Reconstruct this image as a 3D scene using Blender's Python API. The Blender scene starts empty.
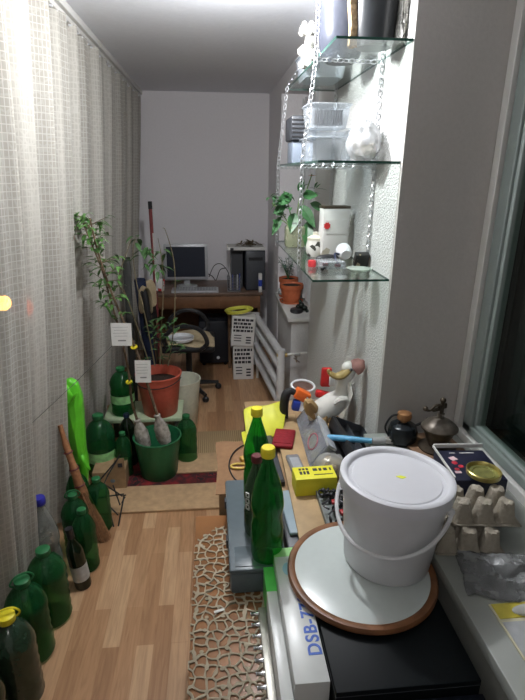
import bpy, bmesh, math, random
from mathutils import Vector, Matrix, Euler
random.seed(7)
PI=math.pi
scene=bpy.context.scene
COL=scene.collection
# ---------------------------------------------------------------- camera
F_PX=505.; CH=1.8; PITCH=math.radians(19.4); YAW=math.radians(5.7); ROLL=math.radians(0.6)
Fw=Vector((math.sin(YAW)*math.cos(PITCH),math.cos(YAW)*math.cos(PITCH),-math.sin(PITCH)))
R0=Vector((math.cos(YAW),-math.sin(YAW),0)); U0=R0.cross(Fw)
Rt=R0*math.cos(ROLL)+U0*math.sin(ROLL); Up=-R0*math.sin(ROLL)+U0*math.cos(ROLL)
cd=bpy.data.cameras.new('camera'); cam=bpy.data.objects.new('camera',cd); COL.objects.link(cam)
cd.sensor_fit='HORIZONTAL'; cd.sensor_width=36; cd.lens=36*F_PX/525; cd.clip_start=.02; cd.clip_end=200
m=Matrix((Rt,Up,-Fw)).transposed().to_4x4(); m.translation=(0,0,CH); cam.matrix_world=m
scene.camera=cam
def P(x,y,z=None,yy=None,xx=None):
    """measure a place in the room from the photo, on a horizontal (z), facing (yy) or side (xx) plane"""
    d=Fw+Rt*((x-262.5)/F_PX)-Up*((y-350)/F_PX)
    if z is not None: t=(z-CH)/d.z
    elif yy is not None: t=yy/d.y
    else: t=xx/d.x
    return Vector((0,0,CH))+d*t
# ---------------------------------------------------------------- materials
MATS={}
def mat(name,col,rough=.5,metal=0,var=.08,bump=0,scale=40,spec=.5,emit=None,es=1,trans=0,ior=1.45,coat=0):
    if name in MATS: return MATS[name]
    m=bpy.data.materials.new(name); m.use_nodes=True; nt=m.node_tree; b=nt.nodes['Principled BSDF']
    MATS[name]=m
    b.inputs['Roughness'].default_value=rough; b.inputs['Metallic'].default_value=metal
    b.inputs['Specular IOR Level'].default_value=spec; b.inputs['IOR'].default_value=ior
    b.inputs['Transmission Weight'].default_value=trans; b.inputs['Coat Weight'].default_value=coat
    tc=nt.nodes.new('ShaderNodeTexCoord'); nz=nt.nodes.new('ShaderNodeTexNoise'); nz.inputs['Scale'].default_value=scale
    nz.inputs['Detail'].default_value=4
    nt.links.new(tc.outputs['Object'],nz.inputs['Vector'])
    rp=nt.nodes.new('ShaderNodeValToRGB'); c=Vector(col)
    rp.color_ramp.elements[0].position=.3; rp.color_ramp.elements[1].position=.7
    rp.color_ramp.elements[0].color=(*(c*(1-var)),1); rp.color_ramp.elements[1].color=(*[min(1,v) for v in (c*(1+var))],1)
    nt.links.new(nz.outputs['Fac'],rp.inputs['Fac']); nt.links.new(rp.outputs['Color'],b.inputs['Base Color'])
    if bump:
        bp=nt.nodes.new('ShaderNodeBump'); bp.inputs['Strength'].default_value=bump; bp.inputs['Distance'].default_value=.01
        nt.links.new(nz.outputs['Fac'],bp.inputs['Height']); nt.links.new(bp.outputs['Normal'],b.inputs['Normal'])
    if emit: b.inputs['Emission Color'].default_value=(*emit,1); b.inputs['Emission Strength'].default_value=es
    return m
def see(name,col,tint,fac,rough=.12,var=.1,spec=.8):
    """see-through plastic: tinted transparency mixed with a glossy body"""
    if name in MATS: return MATS[name]
    m=mat(name,col,rough,var=var,spec=spec); nt=m.node_tree; b=nt.nodes['Principled BSDF']; out=nt.nodes['Material Output']
    t=nt.nodes.new('ShaderNodeBsdfTransparent'); t.inputs['Color'].default_value=(*tint,1)
    lw=nt.nodes.new('ShaderNodeLayerWeight'); lw.inputs['Blend'].default_value=.35
    mr=nt.nodes.new('ShaderNodeMapRange'); mr.inputs['To Min'].default_value=fac; mr.inputs['To Max'].default_value=min(1,fac+.28)
    mx=nt.nodes.new('ShaderNodeMixShader')
    nt.links.new(lw.outputs['Facing'],mr.inputs['Value']); nt.links.new(mr.outputs['Result'],mx.inputs['Fac'])
    nt.links.new(t.outputs['BSDF'],mx.inputs[1]); nt.links.new(b.outputs['BSDF'],mx.inputs[2]); nt.links.new(mx.outputs['Shader'],out.inputs['Surface'])
    return m
def glass(name,tint,refl=.1):
    if name in MATS: return MATS[name]
    m=bpy.data.materials.new(name); m.use_nodes=True; MATS[name]=m; nt=m.node_tree; nt.nodes.clear()
    out=nt.nodes.new('ShaderNodeOutputMaterial'); t=nt.nodes.new('ShaderNodeBsdfTransparent'); t.inputs['Color'].default_value=(*tint,1)
    g=nt.nodes.new('ShaderNodeBsdfGlossy'); g.inputs['Roughness'].default_value=.02
    lw=nt.nodes.new('ShaderNodeLayerWeight'); lw.inputs['Blend'].default_value=.5
    pw=nt.nodes.new('ShaderNodeMath'); pw.operation='POWER'; pw.inputs[1].default_value=4.5; nt.links.new(lw.outputs['Facing'],pw.inputs[0])
    fr=nt.nodes.new('ShaderNodeMath'); fr.operation='MULTIPLY_ADD'; fr.inputs[1].default_value=.6; fr.inputs[2].default_value=.035; nt.links.new(pw.outputs[0],fr.inputs[0])
    mx=nt.nodes.new('ShaderNodeMixShader'); nt.links.new(fr.outputs[0],mx.inputs['Fac'])
    nt.links.new(t.outputs['BSDF'],mx.inputs[1]); nt.links.new(g.outputs['BSDF'],mx.inputs[2]); nt.links.new(mx.outputs['Shader'],out.inputs['Surface'])
    return m
# ---------------------------------------------------------------- mesh builder
XF={}
class MB:
    def __init__(s): s.bm=bmesh.new()
    def box(s,c,d,rz=0,rot=None,bev=0,seg=2):
        M=Matrix.Translation(c)@(rot.to_matrix().to_4x4() if rot else Matrix.Rotation(rz,4,'Z'))@Matrix.Diagonal((*d,1))
        r=bmesh.ops.create_cube(s.bm,size=1,matrix=M)
        if bev:
            es={e for v in r['verts'] for e in v.link_edges}
            bmesh.ops.bevel(s.bm,geom=list(es),offset=bev,segments=seg,affect='EDGES',profile=.5)
        return s
    def bb(s,x0,x1,y0,y1,z0,z1,bev=0): return s.box(((x0+x1)/2,(y0+y1)/2,(z0+z1)/2),(x1-x0,y1-y0,z1-z0),bev=bev)
    def lathe(s,prof,seg=32,c=(0,0,0),M=None,sx=1,sy=1,wob=None):
        M=(Matrix.Translation(c)@(M or Matrix()))
        rings=[]
        for r,z in prof:
            if r<1e-6: rings.append([s.bm.verts.new(M@Vector((0,0,z)))]); continue
            rg=[]
            for i in range(seg):
                a=2*PI*i/seg; k=wob(a,z) if wob else 1
                rg.append(s.bm.verts.new(M@Vector((r*k*math.cos(a)*sx,r*k*math.sin(a)*sy,z))))
            rings.append(rg)
        for a,b in zip(rings,rings[1:]):
            for i in range(seg):
                j=(i+1)%seg
                if len(a)==1 and len(b)==1: continue
                if len(a)==1: f=(a[0],b[j],b[i])
                elif len(b)==1: f=(a[i],a[j],b[0])
                else: f=(a[i],a[j],b[j],b[i])
                try: s.bm.faces.new(f)
                except ValueError: pass
        return s
    def cyl(s,c,r,h,seg=24,M=None,r2=None):
        r2=r if r2 is None else r2
        return s.lathe([(0,0),(r,0),(r2,h),(0,h)],seg,c,M)
    def tube(s,pts,r,seg=8,closed=False,flat=1):
        pts=[Vector(p) for p in pts]; n=len(pts)
        rs=r if isinstance(r,(list,tuple)) else [r]*n
        rings=[]; prev=None
        for i,p in enumerate(pts):
            if closed: t=pts[(i+1)%n]-pts[i-1]
            else: t=pts[min(i+1,n-1)]-pts[max(i-1,0)]
            if t.length<1e-9: t=Vector((0,0,1))
            t.normalize()
            if prev is None:
                a=Vector((0,0,1)) if abs(t.z)<.9 else Vector((1,0,0)); u=t.cross(a).normalized()
            else:
                u=prev-t*prev.dot(t)
                u=u.normalized() if u.length>1e-6 else t.orthogonal().normalized()
            prev=u; v=t.cross(u)
            rings.append([s.bm.verts.new(p+(u*math.cos(2*PI*k/seg)+v*math.sin(2*PI*k/seg)*flat)*rs[i]) for k in range(seg)])
        for i in range(n if closed else n-1):
            a,b=rings[i],rings[(i+1)%n]
            for k in range(seg):
                j=(k+1)%seg
                s.bm.faces.new((a[k],a[j],b[j],b[k]))
        if not closed:
            s.bm.faces.new(rings[0][::-1]); s.bm.faces.new(rings[-1])
        return s
    def sph(s,c,r,sc=(1,1,1),seg=20,rot=None,noise=0):
        M=Matrix.Translation(c)@(rot.to_matrix().to_4x4() if rot else Matrix())@Matrix.Diagonal((*sc,1))
        q=bmesh.ops.create_uvsphere(s.bm,u_segments=seg,v_segments=max(6,seg//2),radius=r,matrix=M)
        if noise:
            for v in q['verts']: v.co=Vector(c)+(v.co-Vector(c))*(1+random.uniform(-noise,noise))
        return s
    def prism(s,poly,h,M=None):
        M=M or Matrix(); 
        a=[s.bm.verts.new(M@Vector((x,y,0))) for x,y in poly]; b=[s.bm.verts.new(M@Vector((x,y,h))) for x,y in poly]
        s.bm.faces.new(a[::-1]); s.bm.faces.new(b); n=len(poly)
        for i in range(n): s.bm.faces.new((a[i],a[(i+1)%n],b[(i+1)%n],b[i]))
        return s
    def leaf(s,p,d,l,w,up=Vector((0,0,1)),droop=.25,n=5,th=0):
        p=Vector(p); d=Vector(d).normalized(); side=d.cross(up)
        side=side.normalized() if side.length>1e-3 else d.orthogonal().normalized()
        nr=side.cross(d); L=[];Rr=[];C=[]
        for i in range(n+1):
            t=i/n; c=p+d*l*t-Vector((0,0,1))*droop*l*t*t
            ww=w*.5*math.sin(PI*(t**.8))+.0003
            L.append(s.bm.verts.new(c-side*ww+nr*ww*.35)); Rr.append(s.bm.verts.new(c+side*ww+nr*ww*.35)); C.append(s.bm.verts.new(c))
        for i in range(n):
            s.bm.faces.new((L[i],C[i],C[i+1],L[i+1])); s.bm.faces.new((C[i],Rr[i],Rr[i+1],C[i+1]))
        return s
    def grid(s,fn,nu,nv):
        vs=[[s.bm.verts.new(fn(i/nu,j/nv)) for j in range(nv+1)] for i in range(nu+1)]
        for i in range(nu):
            for j in range(nv): s.bm.faces.new((vs[i][j],vs[i+1][j],vs[i+1][j+1],vs[i][j+1]))
        return s
    def build(s,name,m,parent=None,loc=None,world=False,rot=None,smooth=True,solid=0,sub=0,bev=0):
        if world and parent is not None: s.bm.transform(XF[parent.name].inverted())
        if world and parent is None and loc is not None: s.bm.transform(Matrix.Translation(Vector(loc)).inverted())
        bmesh.ops.recalc_face_normals(s.bm,faces=s.bm.faces) if name!='lace_curtain' else None
        me=bpy.data.meshes.new(name); s.bm.to_mesh(me); s.bm.free()
        if smooth:
            for p in me.polygons: p.use_smooth=True
            me.set_sharp_from_angle(angle=math.radians(38))
        o=bpy.data.objects.new(name,me); COL.objects.link(o)
        for q in (m if isinstance(m,(list,tuple)) else [m]): me.materials.append(q)
        if parent is not None: o.parent=parent
        if loc is not None: o.location=loc
        if rot is not None: o.rotation_euler=rot
        mm=Matrix.Translation(o.location)@o.rotation_euler.to_matrix().to_4x4()
        XF[o.name]=(XF[parent.name]@mm) if parent is not None else mm
        if solid: q=o.modifiers.new('s','SOLIDIFY'); q.thickness=solid; q.offset=0
        if bev: q=o.modifiers.new('b','BEVEL'); q.width=bev; q.segments=2; q.limit_method='ANGLE'
        if sub: q=o.modifiers.new('u','SUBSURF'); q.levels=sub; q.render_levels=sub
        return o
def tag(o,label,cat,group=None,kind=None):
    if label:o['label']=label
    if cat:o['category']=cat
    if group:o['group']=group
    if kind:o['kind']=kind
    return o
def thing(name,label,cat,loc,rz=0,group=None,rot=None):
    o=bpy.data.objects.new(name,None); COL.objects.link(o); o.empty_display_size=.05
    o.location=loc; o.rotation_euler=rot or Euler((0,0,rz)); tag(o,label,cat,group)
    XF[o.name]=Matrix.Translation(Vector(loc))@o.rotation_euler.to_matrix().to_4x4()
    return o
def struct(name,mb,m,**k):
    o=mb.build(name,m,**k)
    if not k.get('parent'): o['kind']='structure'
    return o
def V(*a): return Vector(a)
def catmull(pts,n=6):
    pts=[Vector(p) for p in pts]; out=[]
    for i in range(len(pts)-1):
        p0=pts[max(i-1,0)];p1=pts[i];p2=pts[i+1];p3=pts[min(i+2,len(pts)-1)]
        for k in range(n):
            t=k/n; out.append(.5*((2*p1)+(p2-p0)*t+(2*p0-5*p1+4*p2-p3)*t*t+(3*p1-p0-3*p2+p3)*t**3))
    out.append(pts[-1]); return out
def arc(c,r,a0,a1,n,M=None,sy=1):
    M=M or Matrix()
    return [Vector(c)+(M@Vector((r*math.cos(a0+(a1-a0)*i/n),r*sy*math.sin(a0+(a1-a0)*i/n),0))) for i in range(n+1)]
RX=lambda a:Matrix.Rotation(a,4,'X'); RY=lambda a:Matrix.Rotation(a,4,'Y'); RZ=lambda a:Matrix.Rotation(a,4,'Z')
def text(name,body,size,m,parent,M,ext=.0006):
    cu=bpy.data.curves.new(name,'FONT'); cu.body=body; cu.size=size; cu.extrude=ext; cu.offset=size*.022; cu.space_character=1.12
    t=bpy.data.objects.new(name,cu); me=bpy.data.meshes.new_from_object(t); bpy.data.objects.remove(t)
    me.transform(M); o=bpy.data.objects.new(name,me); COL.objects.link(o); me.materials.append(m); o.parent=parent
    XF[o.name]=XF[parent.name]; return o
# ---------------------------------------------------------------- palette
wallm=mat('wall_paint',(.80,.775,.79),.85,var=.02,bump=.15,scale=60)
ceilm=mat('ceiling_paint',(.80,.81,.85),.9,var=.02,bump=.1,scale=40)
white_wood=mat('white_paint',(.62,.61,.58),.45,var=.03)
rough_pl=mat('textured_plaster',(.62,.615,.60),.9,var=.06,bump=1.0,scale=120)
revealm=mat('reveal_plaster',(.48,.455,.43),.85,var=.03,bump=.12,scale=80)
framem=mat('window_frame_plastic',(.66,.65,.62),.35,var=.02)
sashm=mat('window_sash',(.25,.29,.275),.4,var=.03)
rubber=mat('rubber_gasket',(.02,.022,.022),.6)
blackp=mat('black_plastic',(.02,.02,.022),.35,var=.2)
blackm=mat('matte_black',(.015,.015,.017),.6,var=.2)
darkgrey=mat('dark_grey_plastic',(.06,.065,.075),.4)
silver=mat('silver_plastic',(.5,.51,.53),.35,metal=.3)
chrome=mat('chrome',(.65,.66,.67),.22,metal=1)
steel=mat('zinc_steel',(.62,.63,.65),.32,metal=.85)
brass=mat('brass',(.55,.4,.16),.35,metal=.8)
whitep=mat('white_plastic',(.70,.71,.73),.35,var=.02)
creamp=mat('cream_card',(.62,.54,.40),.7)
paper=mat('white_paper',(.68,.67,.64),.8,var=.03)
ink=mat('dark_print',(.03,.03,.035),.7)
desk_wood=mat('desk_wood',(.18,.085,.04),.45,var=.25,scale=8)
terra=mat('terracotta',(.50,.13,.05),.6,var=.1)
soil=mat('soil',(.03,.02,.014),.95,var=.5,bump=.8,scale=120)
leafg=mat('leaf_green',(.075,.18,.04),.5,var=.35,scale=30)
leafd=mat('leaf_dark_green',(.05,.12,.035),.5,var=.35,scale=30)
barkm=mat('bark',(.15,.10,.06),.85,var=.35,bump=.6,scale=90)
redp=mat('red_plastic',(.60,.03,.03),.4)
redcap=mat('maroon_plastic',(.12,.015,.02),.45)
yellowp=mat('yellow_plastic',(.80,.68,.03),.4)
orangep=mat('orange_plastic',(.75,.14,.02),.4)
bluep=mat('blue_plastic',(.02,.05,.35),.4)
cardb=mat('cardboard',(.33,.215,.115),.85,var=.12,scale=30,bump=.1)
pine=mat('pine_board',(.44,.30,.155),.6,var=.18,scale=14)
green_pet=see('green_bottle_plastic',(.016,.12,.040),(.28,.62,.33),.32,.07)
green_bright=see('bright_green_bottle_glass',(.008,.17,.025),(.10,.62,.15),.42,.06)
dark_pet=see('dark_bottle_glass',(.008,.02,.01),(.06,.12,.06),.75,.1)
clear_pet=see('clear_plastic',(.55,.57,.56),(.90,.92,.91),.22,.15)
clear_box=see('clear_container_plastic',(.6,.63,.66),(.90,.93,.95),.25,.15)
cap_green=mat('green_cap',(.02,.15,.05),.4)
glassm=glass('shelf_glass',(.93,.97,.95))
edgem=mat('glass_edge',(.03,.09,.07),.15)
nightglass=mat('night_window_glass',(.012,.018,.017),.05,spec=.6,var=.3,scale=3)
# floor planks
def floor_mat():
    m=bpy.data.materials.new('laminate_floor'); m.use_nodes=True; nt=m.node_tree; N=nt.nodes; L=nt.links; b=N['Principled BSDF']
    tc=N.new('ShaderNodeTexCoord'); mp=N.new('ShaderNodeMapping'); mp.inputs['Rotation'].default_value=(0,0,PI/2)
    L.new(tc.outputs['Object'],mp.inputs['Vector'])
    br=N.new('ShaderNodeTexBrick'); br.inputs['Scale'].default_value=1; br.inputs['Brick Width'].default_value=.52; br.inputs['Row Height'].default_value=.068
    br.offset=.37; br.offset_frequency=2; br.inputs['Mortar Size'].default_value=.0008; br.inputs['Mortar Smooth'].default_value=.1
    br.inputs['Color1'].default_value=(0,0,0,1); br.inputs['Color2'].default_value=(1,1,1,1); br.inputs['Mortar'].default_value=(.3,.3,.3,1); br.inputs['Bias'].default_value=0
    L.new(mp.outputs['Vector'],br.inputs['Vector'])
    rp=N.new('ShaderNodeValToRGB'); e=rp.color_ramp.elements; e[0].color=(.37,.195,.095,1); e[1].color=(.60,.385,.22,1)
    q=e.new(.5); q.color=(.47,.265,.135,1); L.new(br.outputs['Color'],rp.inputs['Fac'])
    mp2=N.new('ShaderNodeMapping'); mp2.inputs['Scale'].default_value=(28,2.2,1); L.new(tc.outputs['Object'],mp2.inputs['Vector'])
    nz=N.new('ShaderNodeTexNoise'); nz.inputs['Scale'].default_value=2.2; nz.inputs['Detail'].default_value=5; nz.inputs['Distortion'].default_value=1.2; L.new(mp2.outputs['Vector'],nz.inputs['Vector'])
    r2=N.new('ShaderNodeValToRGB'); r2.color_ramp.elements[0].position=.3; r2.color_ramp.elements[0].color=(.70,.66,.62,1); r2.color_ramp.elements[1].position=.62; r2.color_ramp.elements[1].color=(1,1,1,1)
    L.new(nz.outputs['Fac'],r2.inputs['Fac'])
    mx=N.new('ShaderNodeMix'); mx.data_type='RGBA'; mx.blend_type='MULTIPLY'; mx.inputs['Factor'].default_value=.8
    L.new(rp.outputs['Color'],mx.inputs['A']); L.new(r2.outputs['Color'],mx.inputs['B'])
    L.new(mx.outputs['Result'],b.inputs['Base Color']); b.inputs['Roughness'].default_value=.38
    return m
def curtain_mat():
    m=bpy.data.materials.new('lace_curtain'); m.use_nodes=True; nt=m.node_tree; N=nt.nodes; L=nt.links; N.remove(N['Principled BSDF']); out=N['Material Output']
    uv=N.new('ShaderNodeUVMap')
    br=N.new('ShaderNodeTexBrick'); br.inputs['Scale'].default_value=1; br.inputs['Brick Width'].default_value=.019; br.inputs['Row Height'].default_value=.026
    br.offset=.0; br.inputs['Mortar Size'].default_value=.0034; br.inputs['Mortar Smooth'].default_value=.9
    L.new(uv.outputs['UV'],br.inputs['Vector'])
    # broad vertical bands: lace bands and closer woven bands
    mp=N.new('ShaderNodeMapping'); mp.inputs['Scale'].default_value=(3.2,.05,1); L.new(uv.outputs['UV'],mp.inputs['Vector'])
    nz=N.new('ShaderNodeTexNoise'); nz.inputs['Scale'].default_value=3; nz.inputs['Detail'].default_value=1; L.new(mp.outputs['Vector'],nz.inputs['Vector'])
    band=N.new('ShaderNodeMapRange'); band.inputs['From Min'].default_value=.42; band.inputs['From Max'].default_value=.58; band.inputs['To Min'].default_value=.76; band.inputs['To Max'].default_value=.95
    L.new(nz.outputs['Fac'],band.inputs['Value'])
    vo=N.new('ShaderNodeTexVoronoi'); vo.feature='DISTANCE_TO_EDGE'; vo.inputs['Scale'].default_value=22; L.new(uv.outputs['UV'],vo.inputs['Vector'])
    vr=N.new('ShaderNodeMath'); vr.operation='LESS_THAN'; vr.inputs[1].default_value=.07; L.new(vo.outputs['Distance'],vr.inputs[0])
    thr=N.new('ShaderNodeMath'); thr.operation='MAXIMUM'; 
    sc=N.new('ShaderNodeMath'); sc.operation='MULTIPLY'; sc.inputs[1].default_value=.6; L.new(vr.outputs[0],sc.inputs[0])
    L.new(br.outputs['Fac'],thr.inputs[0]); L.new(sc.outputs[0],thr.inputs[1])
    a=N.new('ShaderNodeMath'); a.operation='MAXIMUM'; 
    th2=N.new('ShaderNodeMath'); th2.operation='MULTIPLY'; th2.inputs[1].default_value=.96; L.new(thr.outputs[0],th2.inputs[0])
    L.new(band.outputs['Result'],a.inputs[0]); L.new(th2.outputs[0],a.inputs[1])
    d=N.new('ShaderNodeBsdfDiffuse'); t=N.new('ShaderNodeBsdfTranslucent'); tr=N.new('ShaderNodeBsdfTransparent')
    cm=N.new('ShaderNodeMix'); cm.data_type='RGBA'; cm.inputs['A'].default_value=(.50,.475,.42,1); cm.inputs['B'].default_value=(.62,.595,.54,1); L.new(thr.outputs[0],cm.inputs['Factor'])
    L.new(cm.outputs['Result'],d.inputs['Color']); t.inputs['Color'].default_value=(.4,.38,.33,1)
    m1=N.new('ShaderNodeMixShader'); m1.inputs['Fac'].default_value=.22; L.new(d.outputs[0],m1.inputs[1]); L.new(t.outputs[0],m1.inputs[2])
    m2=N.new('ShaderNodeMixShader'); L.new(a.outputs[0],m2.inputs['Fac']); L.new(tr.outputs[0],m2.inputs[1]); L.new(m1.outputs[0],m2.inputs[2]); L.new(m2.outputs[0],out.inputs['Surface'])
    return m
def lace_mat(name,scale,w,c0,holes=True):
    m=bpy.data.materials.new(name); m.use_nodes=True; nt=m.node_tree; N=nt.nodes; L=nt.links; b=N['Principled BSDF']; out=N['Material Output']
    tc=N.new('ShaderNodeTexCoord'); vo=N.new('ShaderNodeTexVoronoi'); vo.voronoi_dimensions='2D'; vo.feature='DISTANCE_TO_EDGE'; vo.inputs['Scale'].default_value=scale; vo.inputs['Randomness'].default_value=.75
    nz=N.new('ShaderNodeTexNoise'); nz.inputs['Scale'].default_value=38; nz.inputs['Detail'].default_value=0; L.new(tc.outputs['Object'],nz.inputs['Vector'])
    vm=N.new('ShaderNodeVectorMath'); vm.operation='MULTIPLY_ADD'; vm.inputs[1].default_value=(.022,.022,0); L.new(nz.outputs['Color'],vm.inputs[0]); L.new(tc.outputs['Object'],vm.inputs[2]); L.new(vm.outputs[0],vo.inputs['Vector'])
    v2=N.new('ShaderNodeTexVoronoi'); v2.voronoi_dimensions='2D'; v2.feature='F1'; v2.inputs['Scale'].default_value=scale*.5; v2.inputs['Randomness'].default_value=.3; L.new(tc.outputs['Object'],v2.inputs['Vector'])
    r2=N.new('ShaderNodeMath'); r2.operation='LESS_THAN'; r2.inputs[1].default_value=.10; L.new(v2.outputs['Distance'],r2.inputs[0])
    lt=N.new('ShaderNodeMath'); lt.operation='LESS_THAN'; lt.inputs[1].default_value=w; L.new(vo.outputs['Distance'],lt.inputs[0])
    mx=N.new('ShaderNodeMath'); mx.operation='MAXIMUM'; L.new(r2.outputs[0],mx.inputs[0]); L.new(lt.outputs[0],mx.inputs[1])
    tr=N.new('ShaderNodeBsdfTransparent'); ms=N.new('ShaderNodeMixShader'); b.inputs['Base Color'].default_value=(*c0,1); b.inputs['Roughness'].default_value=.9
    bp=N.new('ShaderNodeBump'); bp.inputs['Strength'].default_value=.5; bp.inputs['Distance'].default_value=.004; bp.invert=True; L.new(vo.outputs['Distance'],bp.inputs['Height']); L.new(bp.outputs['Normal'],b.inputs['Normal'])
    L.new(mx.outputs[0],ms.inputs['Fac']); L.new(tr.outputs[0],ms.inputs[1]); L.new(b.outputs[0],ms.inputs[2]); L.new(ms.outputs[0],out.inputs['Surface'])
    return m
def pattern_mat(name,cols,scale,rough=.9,bump=.4,kind='v'):
    m=bpy.data.materials.new(name); m.use_nodes=True; nt=m.node_tree; N=nt.nodes; L=nt.links; b=N['Principled BSDF']; b.inputs['Roughness'].default_value=rough
    tc=N.new('ShaderNodeTexCoord')
    if kind=='v': t=N.new('ShaderNodeTexVoronoi'); t.inputs['Scale'].default_value=scale; o=t.outputs['Color']
    elif kind=='w': t=N.new('ShaderNodeTexWave'); t.inputs['Scale'].default_value=scale; t.inputs['Distortion'].default_value=1; o=t.outputs['Fac']
    else: t=N.new('ShaderNodeTexNoise'); t.inputs['Scale'].default_value=scale; t.inputs['Detail'].default_value=5; o=t.outputs['Fac']
    L.new(tc.outputs['Object'],t.inputs['Vector'])
    rp=N.new('ShaderNodeValToRGB'); e=rp.color_ramp.elements; n=len(cols); e[0].color=(*cols[0],1); e[1].color=(*cols[-1],1)
    if kind!='v': e[0].position=.35; e[1].position=.65
    for i in range(1,n-1): q=e.new(e[0].position+(e[1].position-e[0].position)*i/(n-1)); q.color=(*cols[i],1)
    if kind=='v': rp.color_ramp.interpolation='CONSTANT'
    L.new(o,rp.inputs['Fac']); L.new(rp.outputs['Color'],b.inputs['Base Color'])
    bp=N.new('ShaderNodeBump'); bp.inputs['Strength'].default_value=bump; bp.inputs['Distance'].default_value=.005
    n2=N.new('ShaderNodeTexNoise'); n2.inputs['Scale'].default_value=200; L.new(tc.outputs['Object'],n2.inputs['Vector']); L.new(n2.outputs['Fac'],bp.inputs['Height']); L.new(bp.outputs['Normal'],b.inputs['Normal'])
    return m
# ================================================================ SETTING
CZ=2.49; WX=.65
struct('floor',MB().bb(-1.1,1.3,-1.2,5.3,-.08,0),floor_mat(),smooth=False)
struct('ceiling',MB().bb(-1.1,1.3,-1.2,5.3,CZ,CZ+.08),ceilm,smooth=False)
struct('wall_back',MB().bb(-1.1,1.3,5.2,5.3,0,CZ),wallm,smooth=False)
struct('wall_rear',MB().bb(-1.1,1.3,-1.3,-1.2,0,CZ),wallm,smooth=False)
# right side, from far to near: pier, low wall with opening above, textured pier, window reveal
struct('wall_right_far',MB().bb(.56,1.3,4.32,5.2,0,CZ),wallm,smooth=False)
struct('wall_right_low',MB().bb(.565,1.3,3.53,4.32,0,.77),mat('low_wall_paint',(.64,.63,.62),.85,var=.03,bump=.3,scale=90),smooth=False)
struct('wall_right_pier',MB().bb(WX,1.3,1.80,3.30,0,CZ),rough_pl,smooth=False)
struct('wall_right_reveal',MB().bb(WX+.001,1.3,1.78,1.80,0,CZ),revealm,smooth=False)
struct('wall_right_lintel',MB().bb(.56,WX,2.33,4.32,2.375,CZ),wallm,smooth=False)
struct('wall_right_header',MB().bb(WX,1.3,3.30,4.32,2.375,CZ),wallm,smooth=False)
struct('trim_1',MB().bb(.535,.80,3.50,4.315,.77,.80,bev=.004),white_wood)
# opening above the low wall: pale window with net curtain
win2=struct('window_2',MB().bb(.80,.84,3.30,4.32,.0,2.375),mat('netted_window',(.55,.56,.57),.6,var=.06,scale=6),smooth=False)
w2=MB()
for y in (3.33,3.62,3.93,4.29): w2.bb(.765,.80,y-.03,y+.03,.80,2.375)
for z in (.83,2.345): w2.bb(.766,.799,3.30,4.32,z-.03,z+.03)
struct('frame',w2,white_wood,bev=.003,parent=win2)
nc=MB(); nc.grid(lambda u,v:V(.735+.012*math.sin(u*55)+.005*math.sin(u*131),3.34+.95*u,.84+1.5*v),160,4)
o=nc.build('net_curtain',see('net_fabric',(.7,.71,.72),(.95,.95,.95),.6,.9,.03)); tag(o,'pale net curtain hanging in the opening behind the shelves and above the sill','curtain')
# near window (window_1) with its board and low wall
WZ=.80; FX=.97
struct('wall_right_under_window',MB().bb(.615,1.3,-1.2,1.78,0,.765),mat('under_sill_panel',(.30,.31,.28),.7,var=.05),smooth=False)
struct('trim_2',MB().bb(.593,1.3,-1.2,1.779,.765,WZ,bev=.004),mat('sill_board',(.30,.315,.29),.4,var=.05,scale=6))
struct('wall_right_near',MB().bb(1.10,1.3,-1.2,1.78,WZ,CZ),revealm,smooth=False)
wf=MB()
wf.bb(FX,1.08,1.737,1.779,WZ,CZ).bb(FX,1.08,-1.1,1.779,WZ,WZ+.035).bb(FX,1.08,-1.1,1.779,CZ-.05,CZ).bb(FX,1.08,-1.1,-1.04,WZ,CZ)
win1=struct('window_1',wf,framem,bev=.003)
ws=MB(); ws.bb(FX+.012,1.03,1.665,1.728,WZ+.045,CZ-.06).bb(FX+.012,1.03,-1.0,1.728,WZ+.04,WZ+.075).bb(FX+.022,1.03,1.645,1.665,WZ+.075,CZ-.1).bb(FX+.022,1.03,-1,1.665,WZ+.075,WZ+.09)
struct('sash',ws,sashm,parent=win1,bev=.004)
gk=MB(); gk.bb(FX+.02,1.06,1.72,1.74,WZ+.03,CZ-.03).bb(FX+.03,1.06,-1,1.72,WZ+.03,WZ+.05)
struct('gasket',gk,rubber,parent=win1,smooth=False)
struct('pane',MB().bb(1.006,1.010,-1,1.65,WZ+.08,CZ-.1),glass('window_pane',(.80,.85,.83)),parent=win1,smooth=False)
# the dark outside behind the near window: an outer sash, pane and night beyond
struct('window_3',MB().bb(1.085,1.099,-1,1.735,WZ+.04,CZ-.06),nightglass,smooth=False)
# left side: parapet, window posts and dark panes behind the lace curtain
struct('wall_left',MB().bb(-1.1,-.98,-1.2,5.2,0,.82),wallm,smooth=False)
struct('wall_left_header',MB().bb(-1.1,-.98,-1.2,5.2,2.40,CZ),wallm,smooth=False)
lf=MB()
for y in (-1.15,-.7,.25,1.2,2.15,3.25,4.2,5.16): lf.bb(-1.07,-1.0,y-.035,y+.035,.82,2.40)
lf.bb(-1.069,-1.001,-1.2,5.2,.82,.88).bb(-1.069,-1.001,-1.2,5.2,2.34,2.40)
win4=struct('window_4',lf,framem,bev=.003)
struct('pane',MB().bb(-1.04,-1.034,-1.2,5.2,.88,2.34),glass('left_pane',(.93,.94,.93)),parent=win4,smooth=False)
# curtain rail
tr=MB(); tr.bb(-.665,-.605,-.6,5.19,2.455,2.489).bb(-.645,-.625,-.6,5.19,2.435,2.46)
struct('trim_3',tr,white_wood,bev=.003)
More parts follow.
